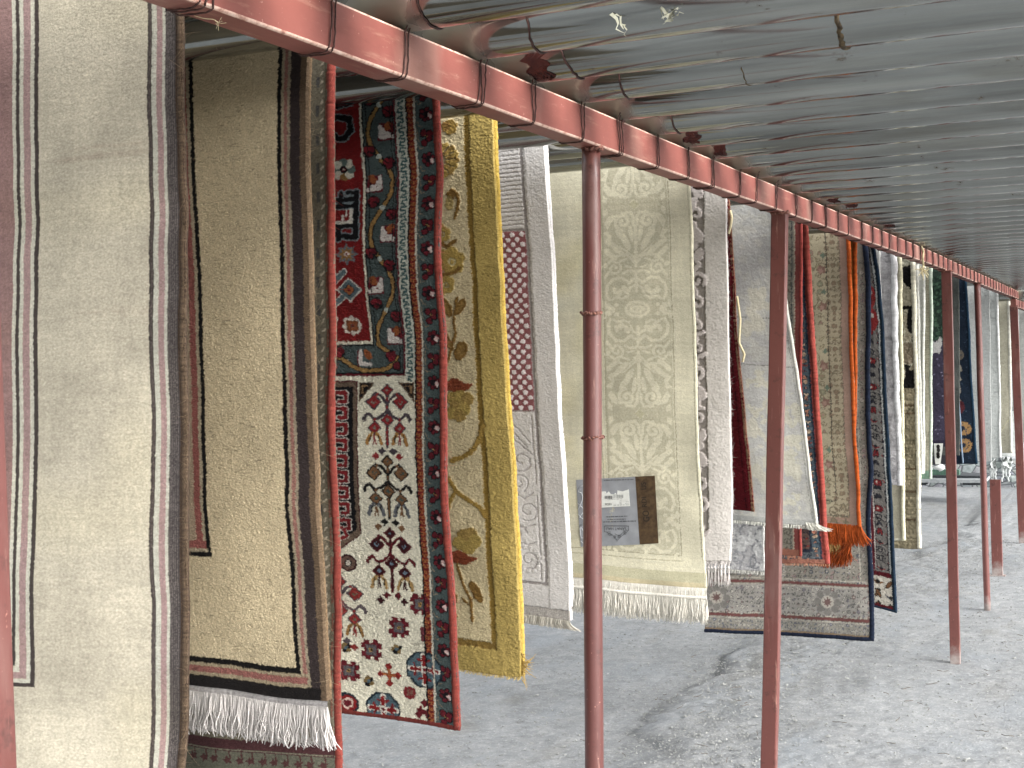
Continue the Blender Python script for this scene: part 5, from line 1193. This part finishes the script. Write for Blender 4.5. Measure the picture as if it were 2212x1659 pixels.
def simple(k, side, edge, yb, W, sv, label, base, mat=M_soft, canvas=None, bind=None, brad=.006, frg=None, tilt=0., seed=0, **kw):
    o = rug(k, side, (edge[len(edge)//2][0], edge[len(edge)//2][1]), label)
    h = sheet('pile_face' if mat is not M_back else 'back_face', o, k, side, edge, yb, W, sv, mat, canvas, base, ds=kw.pop('ds', 1.3), dt=kw.pop('dt', 1.5), seed=seed, tilt=tilt, amp=kw.pop('amp', .008), thick=kw.pop('thick', .012), **kw)
    if bind: binding(h, brad, bind, .08, parent=o, twist=.2)
    if frg: fringe(h, 0, sv, frg[0], frg[1], frg[2], .0016, .25, parent=o)
    return h
def far_rugs():
    simple(22, -1, [(1901, 545), (1905, 700), (1912, 900)], 1000, .7, 30, 'narrow white rug edge squeezed behind the navy edged rug', '#c6c7c2', bind='#dcdcd6')
    c = Cv(50, 540, 1070, '#b4b1b2'); Y_, X_ = np.mgrid[0:c.H, 0:c.W]; c.a *= 1+.28*(vnoise(X_, Y_, 14, 101)+.7*vnoise(X_, Y_, 6, 102))[..., None]
    simple(24, -1, [(1936, 560), (1939, 750), (1945, 930), (1950, 1045)], 1048, .7, 45, 'mottled grey and white shaggy rug ending above a cream rug', '#bdbbbc', M_pile, c, bind='#dedddd', brad=.016, pile=.0009, lump=.0014, rough_edge=.004, tilt=-.05, seed=21)
    c = Cv(60, 540, 1200, '#aaa48e'); c.rect(4, 540, 6, 1200, '#8a8470'); c.rect(0, 1163, 60, 1166, '#cfcab4')
    simple(25, -1, [(1947, 570), (1949, 700), (1952, 900), (1955, 1080), (1957, 1173)], 1168, .8, 45, 'cream backed rug with a pale seam between shaggy and circle patterned rugs', '#aaa48e', M_back, c, bind='#d6d1b4', brad=.012, seed=22, weave=.04)
    c = Cv(70, 540, 1220, '#8f8367')
    c.rect(0, 540, 70, 838, '#1d1b1a')
    for x, y, r, ry, cc in ((30, 552, 30, 22, '#aaa692'), (8, 600, 9, 10, '#a7a597'), (42, 640, 26, 36, '#aaa592'), (20, 650, 14, 30, '#a9a28a'), (26, 718, 14, 40, '#a49a82'), (46, 720, 20, 46, '#a39a84'), (20, 762, 22, 24, '#8a7d68'), (44, 800, 14, 34, '#7d7160'), (6, 812, 12, 28, '#8a8066')):
        c.disc(x, y, r+2, '#c6bfa6', ry+2); c.disc(x, y, r, cc, ry)
    c.disc(12, 600, 12, '#141312', 20); c.disc(12, 690, 9, '#141312', 30); c.rect(0, 660, 34, 668, '#141312'); c.rect(6, 800, 26, 838, '#151413')
    r = np.random.default_rng(5)
    for t in np.arange(840, 1200, 3.): c.rect(0, t, 70, t+3, lin('#93886c')*(1+.20*r.normal()))
    for t in (873, 890, 1010, 1060, 1120): c.rect(0, t, 70, t+5, '#66553f')
    h = simple(27, -1, [(1977, 575), (1980, 700), (1984, 840), (1988, 1000), (1991, 1187)], 1186, .85, 55, 'black and cream circle patterned rug with brown stripes below', '#9b8f74', M_pile, c, bind='#d9d4c0', brad=.014, tilt=-.02, seed=23, pile=.001, lump=.003)
    simple(28, -1, [(1984, 580), (1988, 800), (1994, 1000)], 1025, .8, 20, 'white edged rug just behind the circle patterned rug', '#c9c8bf', bind='#dddcd2', brad=.012)
    c = Cv(60, 540, 1050, '#b7b39c'); 
    for t in np.arange(600, 800, 5.): c.rect(6, t, 50, t+1.6, '#a09c86')
    c.rect(0, 1018, 60, 1050, '#86a890'); c.rect(3, 540, 5, 1050, '#d4d2c4')
    simple(30, -1, [(2014, 590), (2014, 760), (2013, 900), (2012, 1036)], 1036, .8, 32, 'pale ribbed rug with a light green bottom edge', '#b5b8a4', M_back, c, bind='#c8d4c4', brad=.010, seed=24)
    simple(29, -1, [(1999, 575), (1996, 800), (1998, 1022)], 1024, .8, 10, 'slim white rug hanging left of the light green edged rug', '#d4d4cc', bind='#e0e0d8', brad=.010)
    c = Cv(80, 580, 980, '#2d3d34'); r = np.random.default_rng(9)
    for k in range(260): c.disc(r.random()*80, 590+r.random()*160, 3, ['#3d5a48', '#23342c', '#4c6a54'][k % 3])
    c.rect(0, 735, 80, 980, '#3a3546')
    for k in range(12): c.disc(20+r.random()*20, 735+r.random()*24, 4, '#b8b6b4', 8)
    for k in range(60): c.disc(r.random()*70, 760+r.random()*180, 2.4, ['#67627a', '#7d788a', '#2e2a3a'][k % 3], 1.4)
    c.rect(0, 950, 80, 980, '#2c2838')
    simple(33, -1, [(2050, 600), (2052, 760), (2054, 960)], 964, .8, 70, 'rug with a green meadow top and dark purple field beside the leaning post', '#3a3546', M_pile, c, seed=25, tilt=.0)
    c = Cv(40, 640, 1010, '#5f625e'); simple(35, -1, [(2072, 650), (2073, 1000)], 985, .8, 30, 'dark grey green rug edge hidden behind the navy flower rug', '#5f625e', M_back, c)
    c = Cv(70, 610, 1020, '#1f2c3c')
    for x, y, a in ((32, 745, .5), (30, 790, .7), (32, 810, .6), (32, 835, .3), (36, 860, .7)): c.disc(x, y, 5, '#a39c8c', 14, a)
    c.disc(26, 765, 10, '#7d7466', 12, .5); c.disc(30, 878, 11, '#5e2a30', 14)
    for y in (925, 962): c.disc(25, y, 17, '#b98e58', 15); c.disc(30, y+1, 9, '#2a3444', 5, .5)
    r = np.random.default_rng(12)
    for k in range(300): c.disc(r.random()*70, 610+r.random()*400, 1.5, ['#2f4258', '#16202c', '#3c5064'][k % 3])
    h = simple(38, -1, [(2089, 625), (2095, 720), (2101, 830), (2107, 920), (2112, 1003)], 1002, .85, 45, 'navy rug with tan butterfly flowers near the low stone wall', '#1f2c3c', M_pile, c, bind='#22384a', brad=.010, seed=26, tilt=.02)
    P_ = h.V[::2, np.searchsorted(h.spx, 30)]+np.array([0, -.01, 0]); V, F = tubes(P_, .006, 6); mesh('pale_cord', V, F, M_yarn, h.parent, col=np.tile(lin('#8ea0b4'), (len(V), 1)))
    simple(45, -1, [(2138, 640), (2140, 800), (2142, 995)], 996, .9, 48, 'plain off white rug behind the slender round post', '#b5b7b4', bind=None, seed=27)
    simple(48, -1, [(2156, 640), (2160, 800), (2163, 985)], 990, .9, 24, 'white edged grey rug right of the slender round post', '#b3b6b3', bind='#dcdddA', brad=.012, seed=28)
    c = Cv(40, 620, 990, '#b0ab96'); c.line([(2, 900), (30, 940)], 2, '#c6bf9c')
    simple(53, -1, [(2182, 640), (2184, 800), (2188, 980)], 978, .9, 30, 'plain cream rug second from the right end of the row', '#b0ab96', M_soft, c, bind='#dedbce', brad=.014, seed=29)
    simple(57, -1, [(2200, 665), (2201, 780), (2202, 888)], 888, .9, 20, 'short grey rug at the right end of the row', '#a0a5a5', bind='#d4d8d6', brad=.012, seed=30)
    simple(59, -1, [(2200, 680), (2203, 990)], 985, .9, 26, 'long white rug hanging behind the short grey rug at the right end', '#c3c6c3', bind='#dcdedb', brad=.012, seed=31)
    for k, xe in ((62, 2216), (64, 2230), (66, 2240)):
        simple(k, -1, [(xe, 690), (xe+1, 960)], 955, 1.2, 30, {62: 'pale rug beyond the farthest red post', 64: 'beige rug deep in the row beyond the farthest post', 66: 'last pale rug far down the row'}[k], {62: '#b9bab4', 64: '#a89f88', 66: '#aeb2b2'}[k], seed=k)
far_rugs()

# ------------------------------------------------------------------ background at the end of the shed
def background():
    yw = 19.6
    def top(y): return at(2090, y, 1, yw)[2]
    zt = top(992)
    n = 60; xs = np.linspace(-7.5, 2.6, n)
    prof = []
    V = []; 
    for i, x in enumerate(xs):
        h_ = zt+.05*math.sin(i*1.7)+.035*rng.normal()
        V += [(x, yw+.02*rng.normal(), ZG-.05), (x, yw+.02*rng.normal(), (ZG+zt)/2), (x, yw+.015*rng.normal(), h_), (x, yw+.45, h_-.02), (x, yw+.5, ZG-.05)]
    V = np.array(V)
    o = rebase(mesh('stone_wall', V, [grid_faces(n, 5)], M_wall, smooth=False), (-2.4, yw, ZG)); tag(o, 'low grey rubble stone wall behind the far rugs', 'wall')
    yb = 18.3
    def bx(name, D, y, dy, mat, label, cat, bev=.01):
        (x0, y0), (x1, y1) = D; a = at(x0, y0, 1, y); b = at(x1, y1, 1, y)
        lo, hi = np.minimum(a, b), np.maximum(a, b)
        V, F = extrude_prof(box(lo[0], hi[0], 0, 0, lo[2], hi[2], bev), (0, y, 0), (0, y+dy, 0), 'y', 2)
        o = rebase(mesh(name, V, F, mat, smooth=False), ((lo[0]+hi[0])/2, y+dy/2, lo[2])); tag(o, label, cat); return o
    bx('concrete_slab', ((1900, 1042), (2130, 1036.5)), 17.7, .5, M_concrete, 'pale grey concrete slab lying on the ground behind the square post', 'slab')
    bx('timber_plank', ((1900, 1035), (2131, 1028)), 17.9, .4, M_dark, 'dark timber plank resting along the concrete slab', 'plank')
    bx('timber_bearer', ((1930, 1048), (2000, 1042)), 17.75, .3, M_dark, 'dark timber block under the left end of the concrete slab', 'timber')
    bx('timber_bearer', ((2080, 1048), (2125, 1042)), 17.75, .3, M_dark, 'dark timber block under the right end of the concrete slab', 'timber')
    bx('green_board', ((1985, 1028), (2072, 1015)), 18.0, .12, M_green, 'dark green board standing on the dark timber plank', 'board')
    # printed strap with a bag hanging under the purple rug
    Y = pipe_y(33)-.12
    o = empty('bag_on_strap', at(2025, 1005, 1, Y), 'small white bag hanging from a printed white strap under the purple rug', 'bag')
    P = np.array([at(x, y, 1, Y) for x, y in ((2027, 958), (2027, 975), (2026, 990), (2026, 1003))]); t = np.linspace(0, 1, 12)
    Q = np.stack([np.interp(t, np.linspace(0, 1, 4), P[:, k]) for k in range(3)], -1)
    wv = np.linspace(.030, .016, 12); V = np.concatenate([Q-np.array([1, 0, 0])*wv[:, None], Q+np.array([1, 0, 0])*wv[:, None]]); V2 = V+np.array([0, .004, 0])
    i = np.arange(11); F = np.stack([i, i+12, i+13, i+1], -1); mesh('strap', np.concatenate([V, V2]), [F, F[:, ::-1]+24], M_paper, o)
    for y in (965, 972, 981, 986):
        p = at(2027+random.uniform(-1, 1), y, 1, Y-.004); a = np.linspace(0, 6.28, 9)[:-1]; mesh('print_mark', np.stack([p[0]+.012*np.cos(a), p[1]+0*a, p[2]+.016*np.sin(a)], -1), [np.arange(8)[None]], M_inkd, o)
    c0 = at(2025, 1010, 1, Y); u, v = np.meshgrid(np.linspace(0, np.pi, 14), np.linspace(0, 2*np.pi, 21)[:-1], indexing='ij')
    r_ = .030*(1+.12*np.sin(3*v+u*2)); V = np.stack([c0[0]+.01+1.25*r_*np.sin(u)*np.cos(v), c0[1]+r_*np.sin(u)*np.sin(v), c0[2]+.020*np.cos(u)*(1+.3*np.cos(v))], -1).reshape(-1, 3)
    idx = np.arange(14*20).reshape(14, 20); F = np.stack([idx[:-1], np.roll(idx[:-1], -1, 1), np.roll(idx[1:], -1, 1), idx[1:]], -1).reshape(-1, 4); mesh('pouch', V, [F], M_plastic, o)
    # torn plastic on the wall
    for j, (x, y, w_, h_, lab) in enumerate(((2146, 1003, 6, 11, 'torn pale plastic sheet caught on the wall beside the round post'), (2174, 1000, 11, 12, 'crumpled pale plastic sheet draped on the wall near the right edge'))):
        Y = 16.2; nu, nv = 16, 16; U, W_ = np.meshgrid(np.linspace(-1, 1, nu), np.linspace(-1, 1, nv), indexing='ij')
        p0 = at(x, y, 1, Y); k_ = abs(at(x-10, y, 1, Y)[0]-p0[0])/10
        V = np.stack([p0[0]+U*w_*k_*(1+.3*vnoise(U*40, W_*40, 22, 110+j)), p0[1]+.12*vnoise(U*40, W_*40, 16, 111+j), p0[2]+W_*h_*k_*(1+.4*vnoise(U*40, W_*10, 14, 112+j))], -1).reshape(-1, 3)
        pl = rebase(mesh('plastic_sheet', V, [grid_faces(nu, nv)], M_plastic, smooth=False), p0); tag(pl, lab, 'plastic')
        for m_ in range(3):
            xx = x+(m_-1)*w_*.6; Q = np.array([at(xx+random.uniform(-2, 2)+4*t_*random.uniform(-1, 1), y+8+t_*random.uniform(22, 36), 1, Y-.02) for t_ in np.linspace(0, 1, 8)])
            V, F = tubes(Q, np.linspace(.016, .008, 8)[None], 5); mesh('torn_strip', V+0, F, M_plastic, pl)
background()

# ------------------------------------------------------------------ twine and fluff on the beam
def twine(name, pts, plane, r, label, tuft=None):
    Q = np.array([at(x, y, *plane) for x, y in pts]); t = np.linspace(0, len(Q)-1, len(Q)*8)
    P = np.stack([np.interp(t, range(len(Q)), Q[:, k]) for k in range(3)], -1)
    for _ in range(3): P[1:-1] = .25*P[:-2]+.5*P[1:-1]+.25*P[2:]
    parts = [tubes(P, r, 6)]
    if tuft:
        n, L = tuft; b = P[-1]; d_ = rng.normal(0, 1, (n, 3))*np.array([.6, .4, .8])+np.array([0, 0, -.3]); tt = np.linspace(0, 1, 6)[None, :, None]
        parts.append(tubes(b+d_[:, None]*L*tt+rng.normal(0, .3, (n, 1, 3))*L*tt*tt, r*.4, 4))
    V, F = merge(parts); o = rebase(mesh(name, V, F, M_twine), P[0]); tag(o, label, 'twine')
twine('twine', [(1986, 524), (1991, 533), (1995, 545), (1993, 560), (1995, 575), (1992, 582)], (0, XB+.004), .0055, 'pale twine looped over the beam with a frayed hanging end', (22, .028))
twine('twine', [(420, 34), (440, 40), (462, 42), (472, 50)], (1, 1.44), .0005, 'wisp of white lint under the beam at the top of the beige carpet', (9, .006))
twine('twine', [(2164, 600), (2172, 606), (2180, 615)], (0, XB+.004), .008, 'scrap of pale cord on the far beam joint', (12, .02))
